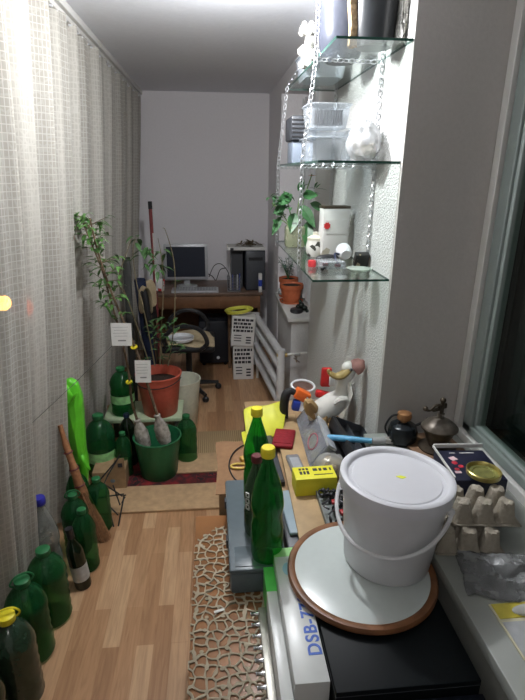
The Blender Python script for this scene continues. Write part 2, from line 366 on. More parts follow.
# ---------------------------------------------------------------- lace curtain
def cx(y,z):
    t=1-z/2.44
    a=.026+.012*t
    f=math.sin(y*25+1.3*math.sin(y*2.3))+.30*math.sin(y*67+1.7)+.7*math.sin(y*8.0+.5)*(.3+.7*t)
    x=-.642-.215*t**1.15+a*f
    return x
bm=bmesh.new(); uvl=bm.loops.layers.uv.new('UVMap'); NY=1100; NZ=14; Y0,Y1=.5,5.16
vs=[];us=[];al=0;pv=None
for i in range(NY+1):
    y=Y0+(Y1-Y0)*i/NY; row=[]
    p=V(cx(y,1.2),y,0); al+=0 if pv is None else (p-pv).length; pv=p; us.append(al)
    for j in range(NZ+1):
        z=.04+2.40*j/NZ; row.append(bm.verts.new((cx(y,z),y+.012*math.sin(z*3+y*5),z)))
    vs.append(row)
for i in range(NY):
    for j in range(NZ):
        f=bm.faces.new((vs[i][j],vs[i+1][j],vs[i+1][j+1],vs[i][j+1]))
        for lp,(a,b) in zip(f.loops,((i,j),(i+1,j),(i+1,j+1),(i,j+1))): lp[uvl].uv=(us[a],2.40*b/NZ)
mb=MB(); mb.bm=bm; o=mb.build('lace_curtain',curtain_mat()); tag(o,'long cream lace curtain with vertical folds hanging along the left windows','curtain')
hd=MB()
for i in range(62):
    y=.55+i*.0742; hd.box((-.634,y,2.444),(.012,.012,.03))
hk=hd.build('hook',whitep,o); hk['kind']='stuff'
# street lamps outside
for k,(px,py,s,c,e,nm) in enumerate(((3,303,.20,(1,.42,.06),22,'yellow glowing street lamp in the night behind the lace curtain'),(24,308,.26,(1,.11,.012),7,'orange-red glowing street lamp behind the lace curtain, right of the yellow one'))):
    p=P(px,py,xx=-5.5)
    t=thing('street_lamp',nm,'street lamp',(p.x,p.y,-1.5))
    MB().lathe([(.06,0),(.05,2),(.035,p.z+1.5+s)],12).build('pole',darkgrey,t)
    MB().sph((0,0,p.z+1.5),s).build('lamp_head',mat('lamp_glow%d'%k,c,.5,emit=c,es=e,var=0),t)
# ceiling lamp (above the frame)
LX,LY,LZ=.08,2.00,2.33
t=thing('ceiling_light','bare white bulb in a small holder on the ceiling','lamp',(LX,LY,CZ))
MB().cyl((0,0,-.03),.05,.03).cyl((0,0,-.10),.018,.08).build('light_holder',whitep,t)
ld=bpy.data.lights.new('bulb_light','POINT'); ld.energy=42; ld.color=(.97,.98,1); ld.shadow_soft_size=.035
lo=bpy.data.objects.new('bulb_light',ld); COL.objects.link(lo); lo.location=(0,0,LZ-CZ); lo.parent=t
t=thing('ceiling_light','dim added fill light on the ceiling behind the viewer, out of view','lamp',(-.25,-.45,CZ))  # unseen fill light with holder, added to brighten the foreground from the front
MB().cyl((0,0,-.03),.05,.03).cyl((0,0,-.10),.018,.08).build('light_holder',whitep,t)
ld=bpy.data.lights.new('rear_fill_light','POINT'); ld.energy=6.5; ld.color=(1,.97,.93); ld.shadow_soft_size=.05
lo=bpy.data.objects.new('rear_fill_light',ld); COL.objects.link(lo); lo.location=(0,0,-.15); lo.parent=t
# ================================================================ BOTTLE KINDS
def jug(loc,h,r,label,cap=cap_green,body=green_pet,group=None,handle=True,lab=False,rz=0,name='water_jug',ribs=5):
    t=thing(name,label,'bottle',loc,rz,group)
    pr=[(0,.004),(r*.85,0),(r*.97,.012)]
    zt=h*.66
    n=ribs*2
    for i in range(n+1):
        pr.append((r*(1 if i%2==0 else .945),.02+(zt-.02)*i/n))
    pr+=[(r*.97,h*.70),(r*.86,h*.77),(r*.66,h*.84),(r*.42,h*.89),(r*.30,h*.91),(r*.30,h*.935),(r*.34,h*.94),(r*.34,h*.95),(0,h*.95)]
    MB().lathe(pr,32).build('body',body,t)
    cr=r*.36
    c=MB(); c.lathe([(cr,h*.935),(cr*1.02,h*.94),(cr,h*.995),(cr*.9,h),(0,h)],28,wob=lambda a,z:1+.02*(int(a*28/PI)%2))
    cp=c.build('cap',cap,t)
    if handle:
        pts=catmull([(-cr*1.1,0,h*.945),(-cr*1.5,0,h*.985),(-cr*.9,0,h*1.045),(0,0,h*1.06),(cr*.9,0,h*1.045),(cr*1.5,0,h*.985),(cr*1.1,0,h*.945)],5)
        MB().tube(pts,.0035,6).build('handle',cap,cp)
    if lab:
        MB().lathe([(r*1.006,h*.28),(r*1.006,h*.45)],32).build('paper_label',mat('green_label',(.30,.62,.25),.6,var=.3,scale=25),t)
    return t
def soda(loc,h,r,label,cap,body,lab=None,group=None,name='soda_bottle',tilt=None):
    t=thing(name,label,'bottle',loc,0,group,rot=tilt)
    pr=[(0,.012),(r*.4,.004),(r*.75,0),(r*.95,.012),(r,.03),(r,h*.30),(r*.97,h*.33),(r*.90,h*.40),(r*.93,h*.44),(r,h*.49),(r*1.0,h*.53),(r*.93,h*.60),(r*.76,h*.70),(r*.55,h*.79),(r*.36,h*.87),(r*.31,h*.90),(r*.31,h*.925),(r*.36,h*.93),(r*.36,h*.94),(0,h*.94)]
    MB().lathe(pr,36,wob=lambda a,z:1+(.025*math.cos(a*5) if z<.03 else 0)).build('body',body,t)
    cr=r*.42
    MB().lathe([(cr,h*.925),(cr*1.03,h*.93),(cr,h*.99),(cr*.88,h),(0,h)],30,wob=lambda a,z:1+.02*(int(a*30/PI)%2)).build('cap',cap,t)
    if lab: MB().lathe([(r*.985,h*.30),(r*.915,h*.36),(r*.91,h*.40),(r*.94,h*.44)],36).build('paper_label',lab,t)
    return t
# ---- row of bottles along the curtain
q=P(4,705,0); jug((-.765,1.20,0),.37,.085,'dark water jug cut by the bottom left corner, nearest bottle of the floor row',cap=mat('navy_cap',(.01,.02,.06),.4),body=dark_pet,handle=False)
jug((-.722,1.385,0),.385,.078,'dark green jug with a yellow cap and ring handle near the photo corner',cap=yellowp,body=see('murky_bottle_plastic',(.03,.06,.035),(.14,.25,.14),.7,.15),rz=.4)
jug((-.735,1.565,0),.365,.078,'ribbed green jug with green cap and raised handle, right behind the yellow-capped jug',rz=.6)
jug((-.712,1.735,0),.355,.078,'ribbed green jug with flat green cap between the raised-handle jug and the wine bottle',handle=False)
# wine bottle
t=thing('wine_bottle','dark glass wine bottle with a pale label leaning among the green jugs','bottle',(-.625,1.90,0),rot=Euler((0,-.10,0)))
MB().lathe([(0,.01),(.034,0),(.037,.01),(.037,.19),(.034,.215),(.02,.245),(.0145,.26),(.0145,.305),(.016,.306),(.016,.318),(0,.318)],28).build('body',dark_pet,t)
MB().lathe([(.0376,.05),(.0376,.13)],28).build('paper_label',mat('grey_label',(.45,.46,.44),.7,var=.2),t)
MB().lathe([(.0162,.27),(.0168,.32),(0,.32)],20).build('foil',mat('black_foil',(.015,.015,.018),.3),t)
soda((-.785,1.96,0),.445,.062,'clear plastic bottle with a round blue cap standing against the curtain',mat('violet_blue_cap',(.03,.03,.30),.35),see('cloudy_plastic',(.30,.31,.29),(.75,.77,.74),.45,.2),name='clear_bottle')
jug((-.63,2.02,0),.33,.055,'slim green bottle standing just past the wine bottle',handle=False,ribs=3)
jug((-.70,2.14,0),.33,.065,'shiny green jug with tilted cap in the middle of the floor row',rz=.3)
jug((-.625,2.30,0),.31,.06,'shiny green jug touching the straw broom',handle=False)
jug((-.74,2.36,0),.33,.06,'green jug behind the broom with looped handle, at the far end of the floor row',rz=1.1)
# ---- broom
t=thing('straw_broom','orange-brown straw broom leaning on the curtain with bristles on the floor','broom',(-.60,2.22,0))
top=V(-.865,2.36,.50); bt=V(-.60,2.235,.0)
top=P(66,445,yy=2.31); mid=P(82,492,yy=2.27); bt=P(101,540,z=0.0)
b=MB()
for k in range(150):
    a=random.uniform(0,2*PI); rr=random.random()**.5
    o1=V(math.cos(a)*.012,math.sin(a)*.012,0)*rr; o2=V(math.cos(a)*.055,math.sin(a)*.03,0)*rr; o3=V(math.cos(a)*.03,math.sin(a)*.018,0)*rr
    b.tube([top.lerp(mid,.3)+o1,mid+o3,bt+o2+V(0,0,random.uniform(0,.02))],.0022,4)
b.build('bristles',mat('straw',(.26,.125,.055),.85,var=.35,scale=80),t,world=True)
MB().tube(catmull([P(60,425,yy=2.33),top,top.lerp(mid,.5),mid],4),[.012]*4+[.017]*4+[.022]*4+[.025],10).build('straw_neck',mat('straw_neck',(.32,.14,.06),.8,var=.25,scale=60),t,world=True)
b=MB()
for f in (.15,.5,.85): 
    c=top.lerp(mid,f); d=(mid-top).normalized(); M=d.to_track_quat('Z','Y').to_matrix().to_4x4()
    b.lathe([(.0205+.006*f,-.004),(.0235+.006*f,0),(.0205+.006*f,.004)],16,c,M)
b.build('binding',redcap,t,world=True)
# ---- lime green bag (upright folded)
t=thing('green_bag','bright lime green plastic bag hanging upright between the curtain and the bottles','bag',P(78,470,yy=2.43))
poly=[(62,382),(70,378),(77,382),(82,395),(84,420),(86,450),(89,465),(87,490),(82,488),(77,470),(70,440),(63,410)]
def bagfn(off,yy): return [P(x,y,yy=yy)+V(0,off,0) for x,y in poly]
b=MB(); A=bagfn(-.02,2.43);B=bagfn(.03,2.43); n=len(poly)
ca=sum(A,V(0,0,0))/n+V(0,-.03,0); cb=sum(B,V(0,0,0))/n+V(0,.02,0)
va=[b.bm.verts.new(p) for p in A]; vb=[b.bm.verts.new(p) for p in B]; vca=b.bm.verts.new(ca); vcb=b.bm.verts.new(cb)
for i in range(n):
    j=(i+1)%n; b.bm.faces.new((va[i],va[j],vb[j],vb[i])); b.bm.faces.new((va[j],va[i],vca)); b.bm.faces.new((vb[i],vb[j],vcb))
bmesh.ops.subdivide_edges(b.bm,edges=b.bm.edges[:],cuts=2,use_grid_fill=True)
for v in b.bm.verts: v.co+=V(random.uniform(-1,1)*.003,random.uniform(-1,1)*.006,random.uniform(-1,1)*.003)
lime=mat('lime_plastic',(.13,.62,.03),.4,var=.15,scale=12)
b.build('bag_body',lime,t,world=True,sub=1)
b=MB()
for (x0,y0,x1,y1) in ((66,395,60,408),(60,408,71,402),(71,402,78,392),(82,455,90,470),(66,385,74,400)):
    p0=P(x0,y0,yy=2.39);p1=P(x1,y1,yy=2.385); b.tube(catmull([p0,(p0+p1)/2+V(0,-.015,.01),p1],4),[.006,.009,.01,.009,.007,.009,.01,.008,.004],6,flat=.4)
b.build('bag_knot',lime,t,world=True)
t=thing('thin_cable','thin dark cable strung diagonally in front of the lace curtain','cable',P(60,393,yy=2.2))
MB().tube([P(-12,458,yy=1.72),P(30,425,yy=1.95),P(75,383,yy=2.25),P(112,346,yy=2.55)],.0016,5).build('wire',mat('grey_wire_dark',(.08,.075,.07),.6),t,world=True)
# ---- wire rack
t=thing('wire_stand','small black wire stand on the floor in front of the cardboard box','stand',(-.60,2.40,0))
b=MB()
def seg(pts,r=.0042): b.tube([P(x,y,yy=yy) if yy else P(x,y,z=0.004) for x,y,yy in pts],r,6)
seg([(120,455,2.5),(108,475,2.46),(104,484,2.42),(122,496,2.42),(126,495,2.42)])
seg([(105,484,2.42),(108,505,2.38),(114,528,2.30),(118,528,2.30),(124,496,2.42)])
seg([(113,485,2.44),(120,505,2.40),(125,497,2.42)]); seg([(98,498,2.42),(110,496,2.42),(124,494,2.42)]); seg([(108,505,2.38),(118,515,2.34)])
seg([(117,460,2.5),(100,480,2.45),(97,500,2.42)])
b.build('frame',blackm,t,world=True)
b=MB(); c=P(93,497,yy=2.40); b.box(c,(.045,.035,.11),rot=Euler((.1,.15,0)),bev=.01); b.build('clip',blackp,t,world=True)
# ---- cardboard box with logo
t=thing('cardboard_box','low cardboard box with cut flap and small printed mark beside the green bucket','box',(-.62,2.69,0),.03)
MB().bb(-.115,.075,-.06,.10,0,.13).build('carton',cardb,t,bev=.002)
MB().prism([(-.02,0),(.075,0),(.075,.09),(.02,.085),(.005,.03)],.004,V(0,0,0) and Matrix.Translation((0,-.058,.13))@RX(PI/2)).build('flap',cardb,t)
MB().box((.05,-.0645,.175),(.026,.002,.026)).build('printed_mark',ink,t)
MB().sph((0,-.061,.07),.014,(1,.08,.9)).build('round_mark',mat('blue_grey_print',(.15,.2,.24),.7),t)
# ---- stand for the red bucket and bottles
t=thing('plant_stand','low pale green stool carrying the red plant bucket and a green jug','stool',(-.49,3.18,0))
MB().bb(-.25,.26,-.14,.15,.235,.26,bev=.004).build('seat',mat('pale_green_paint',(.46,.55,.36),.6),t)
for x in(-.22,.23):
    for y in(-.11,.12): MB().bb(x-.018,x+.018,y-.018,y+.018,0,.235).build('leg',mat('dark_leg',(.06,.07,.05),.6),t)
def bucket(loc,h,r0,r1,m,label,name,th=.003,handle=None,hm=None,hrot=0):
    t=thing(name,label,'bucket',loc)
    MB().lathe([(0,.0),(r0*.95,0),(r0,.006),(r1*.985,h*.90),(r1,h*.905),(r1*1.02,h*.97),(r1*1.05,h*.975),(r1*1.05,h),(r1*.99,h),(r1*.96,h*.9),(r0*.95,.008),(0,.008)],48).build('body',m,t)
    if handle:
        R=r1*1.07; M=RX(handle)
        pts=[V(R*math.cos(a),0,h*.93)+ (M@V(0,-R*math.sin(a),0)) for a in [PI*i/24 for i in range(25)]]
        pts=[(RZ(hrot)@p) for p in pts]
        MB().tube(pts,.0035,6).build('handle',hm or blackm,t)
    return t
gb=bucket((-.365,2.80,0),.27,.112,.140,mat('green_bucket_plastic',(.02,.16,.065),.4,var=.08),'dark green plastic bucket on the floor holding two wrapped saplings','green_bucket')
rb=bucket((-.375,3.15,.26),.285,.112,.145,mat('coral_bucket_plastic',(.58,.115,.07),.45,var=.06),'coral red bucket used as a planter on the pale green stool','plant_bucket',handle=.25,hrot=-.3)
MB().lathe([(.0,.225),(.136,.22)],30,wob=lambda a,z:1).build('soil',soil,rb)
jug((-.62,3.15,.26),.33,.078,'round green jug standing on the pale green stool, left of the red bucket',lab=True,handle=False,ribs=3)
jug((-.715,2.83,0),.41,.090,'big green water jug with a light green label standing behind the cardboard box',lab=True,handle=False,ribs=4)
jug((-.565,2.93,0),.36,.052,'dark slim bottle with navy cap between the labelled jug and the green bucket',cap=mat('navy_cap',(.01,.02,.06),.4),body=dark_pet,handle=False,ribs=2)
jug((-.195,2.945,0),.33,.066,'green jug standing at the right side of the green bucket',handle=False,ribs=3)
jug((-.575,2.80,0.0),.30,.05,'small green bottle squeezed behind the cardboard box beside the green bucket',handle=False,ribs=3)
wb=bucket((-.245,3.46,0),.37,.10,.13,mat('cream_bucket_plastic',(.62,.62,.50),.5),'tall cream bucket behind the red plant bucket','cream_bucket')
# ---- saplings
def sapling(label,path,yy,packc,leafs,tagpos,tiepos,rt):
    t=thing('sapling',label,'sapling',packc,0)
    pts=[P(x,y,yy=v) for x,y,v in path]
    pl=catmull(pts,6); n=len(pl)
    b=MB(); b.tube(pl,[rt*(1-.65*i/n) for i in range(n)],8)
    twigs=[]
    for k in range(leafs):
        f=.52+.48*(k/leafs)**.8; p=pl[min(n-1,int(f*(n-1)))]
        a=random.uniform(0,2*PI); d=V(math.cos(a),math.sin(a)*.6,random.uniform(.1,.9)).normalized(); L=random.uniform(.03,.10)
        e=p+d*L; twigs.append((p,e,d)); b.tube([p,e],[.002,.001],4)
    b.build('trunk',barkm,t,world=True)
    lf=MB()
    for p,e,d in twigs:
        for q in range(4):
            s=p.lerp(e,.3+.25*q); a=random.uniform(0,2*PI)
            dd=(d+V(math.cos(a),math.sin(a),random.uniform(-.6,.3))).normalized()
            lf.leaf(s,dd,random.uniform(.045,.075),random.uniform(.016,.024),droop=random.uniform(.2,.7))
    lf.build('foliage',leafg,t,world=True)
    # wrapped roots
    c0=Vector(packc); d=(pts[1]-pts[0]).normalized()
    b=MB(); M=d.to_track_quat('Z','Y').to_matrix().to_4x4()
    b.lathe([(0,-.10),(.035,-.085),(.043,-.03),(.04,.02),(.028,.06),(.016,.085),(.020,.105),(.010,.11)],24,pts[0]-d*.02,M,wob=lambda a,z:1+.10*math.sin(a*7+z*60)+.06*math.sin(a*3))
    b.build('wrapped_roots',see('wrinkled_film',(.52,.47,.42),(.7,.65,.6),.7,.2,.45),t,world=True)
    for (x,y,v,w,h) in tagpos:
        c=P(x,y,yy=v); g=MB().box(c,(w,.001,h),rot=Euler((0,.03,0))).build('paper_tag',paper,t,world=True)
        bb=MB()
        for i in range(4): bb.box(c+V(-.004,-.001,h*(.32-.13*i)),(w*(.75-.12*(i%2)),.0006,.0016))
        bb.box(c+V(0,-.001,-h*.27),(w*.4,.0006,.007)); bb.build('tag_print',mat('grey_print',(.2,.2,.2),.7),g,world=True)
    for (x,y,v) in tiepos:
        c=P(x,y,yy=v); tt=MB(); tt.tube(arc(c,.014,0,2*PI,14,RX(.3))[:-1],.006,6,closed=True); tt.tube([c,c+V(.02,-.015,.004)],.004,5); tt.build('yellow_tie',yellowp,t,world=True)
    return t
sapling('taller wrapped sapling leaning left from the right side of the green bucket',
   [(161,427,2.76),(150,392,2.75),(138,355,2.73),(122,318,2.71),(108,283,2.69),(96,245,2.68),(90,218,2.67)],2.7,P(161,430,yy=2.78),24,[(121.5,334.5,2.66,.108,.128)],[(134,347,2.72)],.0095)
sapling('wrapped sapling with a darker upright trunk standing in the left side of the green bucket',
   [(141,432,2.80),(132,402,2.80),(129,375,2.80),(122,340,2.79),(112,305,2.78),(102,270,2.77),(90,240,2.76),(80,216,2.75)],2.8,P(141,436,yy=2.80),26,[(143,371.5,2.70,.088,.135)],[(129,382,2.79)],.0085)
# side twig with dark leaves
# ---- plant in the red bucket
t=thing('potted_plant','thin-stemmed green plant growing in the red bucket up towards the monitor','plant',(-.375,3.15,.48))
b=MB(); lf=MB()
stems=[[(160,365,3.15),(161,330,3.14),(163,300,3.12),(162,262,3.10),(158,238,3.09)],[(168,366,3.17),(173,335,3.18),(175,300,3.18),(174,262,3.18),(166,232,3.16),(163,228,3.14)],
       [(155,366,3.13),(146,320,3.12),(137,285,3.10),(133,255,3.10),(135,238,3.1)],[(150,366,3.12),(128,300,3.05),(118,282,3.0),(127,252,3.0),(131,240,3.0)],[(163,365,3.2),(160,340,3.2),(156,320,3.2)]]
for s in stems:
    pl=catmull([P(x,y,yy=v) for x,y,v in s],5); b.tube(pl,[.0045*(1-.6*i/len(pl)) for i in range(len(pl))],6)
b.build('stem',mat('stem_brown',(.16,.13,.07),.8,var=.2),t,world=True)
spots=[(136,240,3.1,5,.07),(142,252,3.1,5,.075),(150,250,3.1,5,.07),(158,263,3.1,5,.07),(162,252,3.12,3,.06),(160,268,3.1,4,.06),(148,262,3.1,3,.06),(127,258,3.0,2,.05),(168,250,3.18,2,.05),(163,320,3.12,4,.07),(176,285,3.18,2,.05)]
for x,y,v,n,l in spots:
    for k in range(n):
        c=P(x+random.uniform(-4,4),y+random.uniform(-4,4),yy=v); a=random.uniform(0,2*PI)
        lf.leaf(c,(math.cos(a),math.sin(a)*.5,random.uniform(-.4,.3)),l*random.uniform(.8,1.2),l*.42,droop=.4)
for k in range(46):
    c=P(random.uniform(147,180),random.uniform(322,362),yy=3.15); a=random.uniform(0,2*PI)
    lf.leaf(c,(math.cos(a),math.sin(a),random.uniform(.1,1.1)),random.uniform(.06,.12),.02,droop=.5)
lf.build('foliage',leafd,t,world=True)
# ---- leaning things by the curtain at the back
a0=P(131,360,yy=3.72); a1=P(132,262,yy=3.95)
t=thing('dark_board','tall dark narrow board leaning upright by the curtain behind the plants','board',(a0.x,3.8,0))
MB().box((0,0,.60),(.055,.02,1.19),rot=Euler((-.12,0,0)),bev=.003).build('plank',mat('dark_board_wood',(.03,.03,.027),.6),t)
MB().box((0,-.072,1.19),(.055,.021,.012),rot=Euler((-.12,0,0))).build('pale_end',pine,t) if False else None
t=thing('blue_roll','dark blue rolled mat standing upright behind the plants','mat',(-.52,4.02,0),rot=Euler((.06,-.05,0)))
MB().lathe([(.0,0),(.045,0),(.045,1.0),(.04,1.01),(.012,1.005),(0,1.0)],20).build('roll',mat('navy_fabric',(.010,.018,.05),.8),t)
o=MB(); o.tube([(0,0,.0),(0,0,.86),(0,0,1.15),(0,0,1.515)],[.014,.014,.015,.015],12)
t=thing('red_pole','long red pole with a black tip leaning in the back left corner','pole',(-.515,4.52,0),rot=Euler((.03,.0,0)))
o.build('shaft',mat('dusty_red_paint',(.22,.045,.045),.6,var=.2),t)
MB().cyl((0,0,1.50),.017,.06).build('tip',blackm,t)
MB().box((.012,-.014,1.05),(.012,.003,.5)).build('pale_stripe',paper,t)
# ---- rugs
cz=lambda y0,y1,x0,x1,h,n,m,l,lab: tag(MB().box(((x0+x1)/2,(y0+y1)/2,h/2+l),(x1-x0,y1-y0,h),bev=.004).build(n,m),lab,'rug')
tan=mat('tan_carpet',(.47,.31,.17),.95,var=.14,scale=25,bump=.5)
yA=P(160,487,0).y; yB=P(150,513,0).y
cz(yA-.01,3.0,-.72,.35,.008,'persian_rug',pattern_mat('red_black_rug',[(.012,.008,.008),(.02,.008,.008),(.26,.010,.016),(.02,.008,.008),(.22,.010,.014)],13,kind='n'),0,'dark red and black patterned rug showing between two tan carpet strips')
cz(yB,yA,-.70,.33,.016,'carpet_strip',tan,0,'tan carpet strip nearest the viewer across the floor')
y1=P(210,474,0).y; y2=P(210,455,0).y
cz(y1,y2,-.30,.36,.012,'carpet_strip',tan,.0085,'tan carpet strip between the straw mat and the red patterned rug')
y3=P(215,432,0).y
cz(y2+.004,y3,-.32,.36,.010,'straw_mat',pattern_mat('woven_straw',[(.26,.17,.08),(.42,.30,.16)],22,kind='w'),0,'woven straw mat, farthest of the floor coverings')
# ================================================================ BACK OF ROOM
t=thing('desk','brown wooden desk with a drawer apron against the back wall','desk',(-.10,4.55,0))
MB().bb(-.50,.55,0,.60,.725,.75,bev=.003).build('desktop',mat('desk_top_wood',(.16,.10,.07),.35,var=.2,scale=8),t)
MB().bb(-.48,.53,.02,.04,.60,.725).build('apron',desk_wood,t)
for x0,x1 in((-.47,.155),(.165,.52)): MB().bb(x0,x1,.005,.02,.612,.718,bev=.002).build('drawer',desk_wood,t)
for x in (-.47,.24,.52): MB().bb(x-.012,x+.012,.03,.56,0,.60).build('side_panel',mat('desk_side_wood',(.15,.085,.045),.5,var=.2,scale=8),t)
MB().bb(-.48,.53,.55,.565,.2,.60).build('back_panel',desk_wood,t)
# monitor
t=thing('monitor','flat computer monitor with silver frame and dark screen on the desk','monitor',(-.255,4.86,.75))
bz=MB().bb(-.205,.205,-.02,.02,.07,.405,bev=.006).build('bezel',silver,t)
MB().bb(-.18,.18,-.0225,-.018,.098,.382).build('screen',mat('screen_dark',(.03,.035,.05),.3,var=.05,spec=.3),bz)
MB().box((0,.03,.2),(.25,.06,.22),bev=.02).build('back_shell',silver,t)
MB().box((0,.04,.07),(.06,.03,.14),bev=.005).build('neck',silver,t); MB().lathe([(0,0),(.10,0),(.10,.008),(.04,.015),(0,.016)],32,(0,.02,0),sy=.8).build('base',silver,t)
t=thing('keyboard','grey computer keyboard lying on the desk in front of the monitor','keyboard',(-.17,4.645,.75))
MB().box((0,0,.011),(.43,.14,.02),rot=Euler((.05,0,0)),bev=.005).build('case',silver,t)
k=MB()
for i in range(15):
    for j in range(4): k.box((-.185+i*.0265,-.045+j*.028,.024+.0015*j),(.021,.022,.006))
k.build('keys',mat('grey_keys',(.32,.33,.34),.5),t)
# tower
t=thing('computer_tower','black computer tower standing on the right end of the desk','computer',(.375,4.86,.75),0.06)
MB().bb(-.085,.095,-.2,.2,0,.37,bev=.004).build('case',mat('tower_black',(.018,.021,.035),.35),t)
MB().bb(-.078,.088,-.206,-.198,.01,.36,bev=.003).build('front_panel',darkgrey,t)
MB().bb(-.06,.07,-.209,-.204,.28,.31).build('disc_drive',blackp,t); MB().cyl((0,0,0),.009,.005,16,Matrix.Translation((.06,-.205,.05))@RX(PI/2)).build('power_button',whitep,t)
t=thing('speaker_box','dark grey box-shaped loudspeaker squeezed left of the computer tower','speaker',(.225,4.90,.75))
MB().bb(-.055,.055,-.12,.12,0,.36,bev=.004).build('cabinet',mat('grey_box',(.10,.105,.115),.5),t)
MB().bb(-.05,.05,-.124,-.119,.02,.34).build('grille',mat('grille_grey',(.07,.072,.08),.7,bump=.5,scale=300),t)
t=thing('tray','white board with a printed corner lying across the top of the computer tower','tray',(.325,4.80,1.122))
MB().bb(-.19,.155,-.14,.18,0,.018,bev=.003).bb(-.19,.155,-.14,-.13,.018,.028).build('board',paper,t)
MB().box((-.15,-.1415,.012),(.03,.003,.02)).build('printed_mark',ink,t)
t=thing('dried_herbs','heap of dried brown leaves on the white board above the computer','herbs',(.345,4.80,1.142))
b=MB()
for k in range(90):
    a=random.uniform(0,2*PI); r=random.random()**.6*.10; x=r*math.cos(a); y=r*math.sin(a)*.7; z=random.uniform(0,.055*(1-r/.12))
    b.leaf((x,y,z+.004),(math.cos(a*3),math.sin(a*5),random.uniform(0,.4)),.055,.018,droop=.05)
b.build('leaves',mat('dry_leaf',(.17,.12,.065),.9,var=.4),t); 
t=thing('pen_holder','grey wire mesh organiser standing on the desk before the tower','organiser',(.19,4.66,.75))
b=MB()
for i in range(11): b.box((-.06+i*.012,-.05,.065),(.002,.002,.13)); b.box((-.06+i*.012,.05,.065),(.002,.002,.13))
for z in (.003,.03,.06,.09,.128): b.box((0,-.05,z),(.124,.003,.003)); b.box((0,.05,z),(.124,.003,.003)); b.box((-.061,0,z),(.003,.1,.003)); b.box((.061,0,z),(.003,.1,.003))
b.box((0,0,.002),(.12,.1,.003)); b.build('mesh_basket',mat('grey_wire',(.25,.26,.28),.4,metal=.5),t)
for k in range(6): MB().tube([(-.05+.02*k,-.02+.01*(k%3),.005),(-.055+.022*k,.0,.15+.01*(k%2))],.004,6).build('pen',[ink,whitep,bluep][k%3],t)
t=thing('cable','black cable looping on the desk between monitor and organiser','cable',(.03,4.92,.75))
MB().tube(catmull([P(209,277,yy=4.92),P(214,266,yy=4.92),P(221,264,yy=4.92),P(228,272,yy=4.92),P(230,283,yy=4.92)],6),.004,6).tube(catmull([P(204,272,yy=5.0),P(212,276,yy=4.95),P(216,280,yy=4.9),P(220,270,yy=4.95),P(226,268,yy=4.95)],6),.004,6).build('loop',blackm,t,world=True)
# under the desk
t=thing('black_suitcase','black case with a small white badge standing under the desk','suitcase',(.01,4.78,0))
MB().bb(-.16,.13,-.14,.16,.03,.46,bev=.02).build('shell',mat('case_black',(.012,.014,.02),.5),t)
MB().sph((.02,-.142,.09),.016,(1,.3,1)).build('badge',whitep,t)
for x in(-.12,.09):
    for y in(-.1,.12): MB().sph((x,y,.016),.016).build('wheel',blackm,t)
b=MB(); b.tube(catmull([(-.06,0,.455),(-.05,0,.485),(.03,0,.485),(.04,0,.455)],4),.008,8); b.build('handle',blackm,t)
# printed boxes
def printed(loc,w,d,h,rot,label,seed):
    t=thing('printed_carton',label,'box',loc,rot=rot)
    MB().bb(-w/2,w/2,0,d,0,h).build('carton',paper,t,bev=.002)
    b=MB(); rr=random.Random(seed)
    for r in range(4):
        x=-w*.43
        while x<w*.40:
            ww=rr.uniform(.012,.035); 
            if x+ww<w*.45: b.box((x+ww/2,-.0006,h*(.88-.12*r)),(ww,.001,h*.075))
            x+=ww+.006
    for r in range(3):
        b.box((-w*.22,-.0006,h*(.36-.09*r)),(w*.32,.001,h*.03)); b.box((w*.25,-.0006,h*(.30-.09*r)),(w*.22,.001,h*.045))
    b.build('print',ink,t); return t
printed((.255,4.29,0),.185,.20,.325,Euler((0,0,.0)),'white printed carton standing on the floor below the tilted one',3)
printed((.243,4.275,.328),.205,.18,.275,Euler((0,.07,0)),'white printed carton resting tilted on top of the floor carton',5)
t=thing('hose','coiled yellow hose lying on the upper printed carton','hose',(.222,4.37,.603))
b=MB(); pts=[]
for i in range(72):
    a=2*PI*i/24; pts.append(V(.115*math.cos(a)+.006*math.sin(a*.7),.095*math.sin(a),.022+.008*(i/24)+.012*math.cos(a)))
b.tube(pts,.0085,8); b.build('coil',mat('yellow_hose',(.62,.60,.08),.45),t)
# radiator
t=thing('radiator','white tubular radiator standing along the right wall beneath the sill','radiator',(.42,3.9,0))
b=MB(); f0=V(.380,4.40,0); n0=V(.475,3.40,0); e=MB()
zs=[.565,.46,.30,.17]
for z in zs:
    MB().tube([f0+V(0,0,z),n0+V(0,0,z)],.030,16).build('tube',mat('radiator_paint',(.60,.60,.60),.4,var=.03),t,world=True)
for q in (f0,n0): MB().tube([q+V(.0,0,.11),q+V(0,0,.60)],.030,14).build('header',mat('radiator_paint',(.60,.60,.60),.4),t,world=True)
for q in (f0.lerp(n0,.08),f0.lerp(n0,.92)): MB().tube([q+V(0,0,.13),q],.013,8).build('foot',white_wood,t,world=True)
vz=.555
MB().tube([n0+V(.0,0,vz),V(.66,3.40,vz+.012)],.010,10).build('supply_pipe',white_wood,t,world=True)
MB().tube([n0+V(-.03,0,vz),n0+V(.045,0,vz)],.016,10).build('brass_fitting',brass,t,world=True)
MB().tube([V(.585,3.40,vz),V(.59,3.40,vz-.06)],[.012,.004],8).tube([V(.565,3.39,vz-.02),V(.61,3.39,vz-.055)],.005,6).tube([V(.57,3.40,vz),V(.61,3.40,vz+.002)],.015,10).build('valve',chrome,t,world=True)
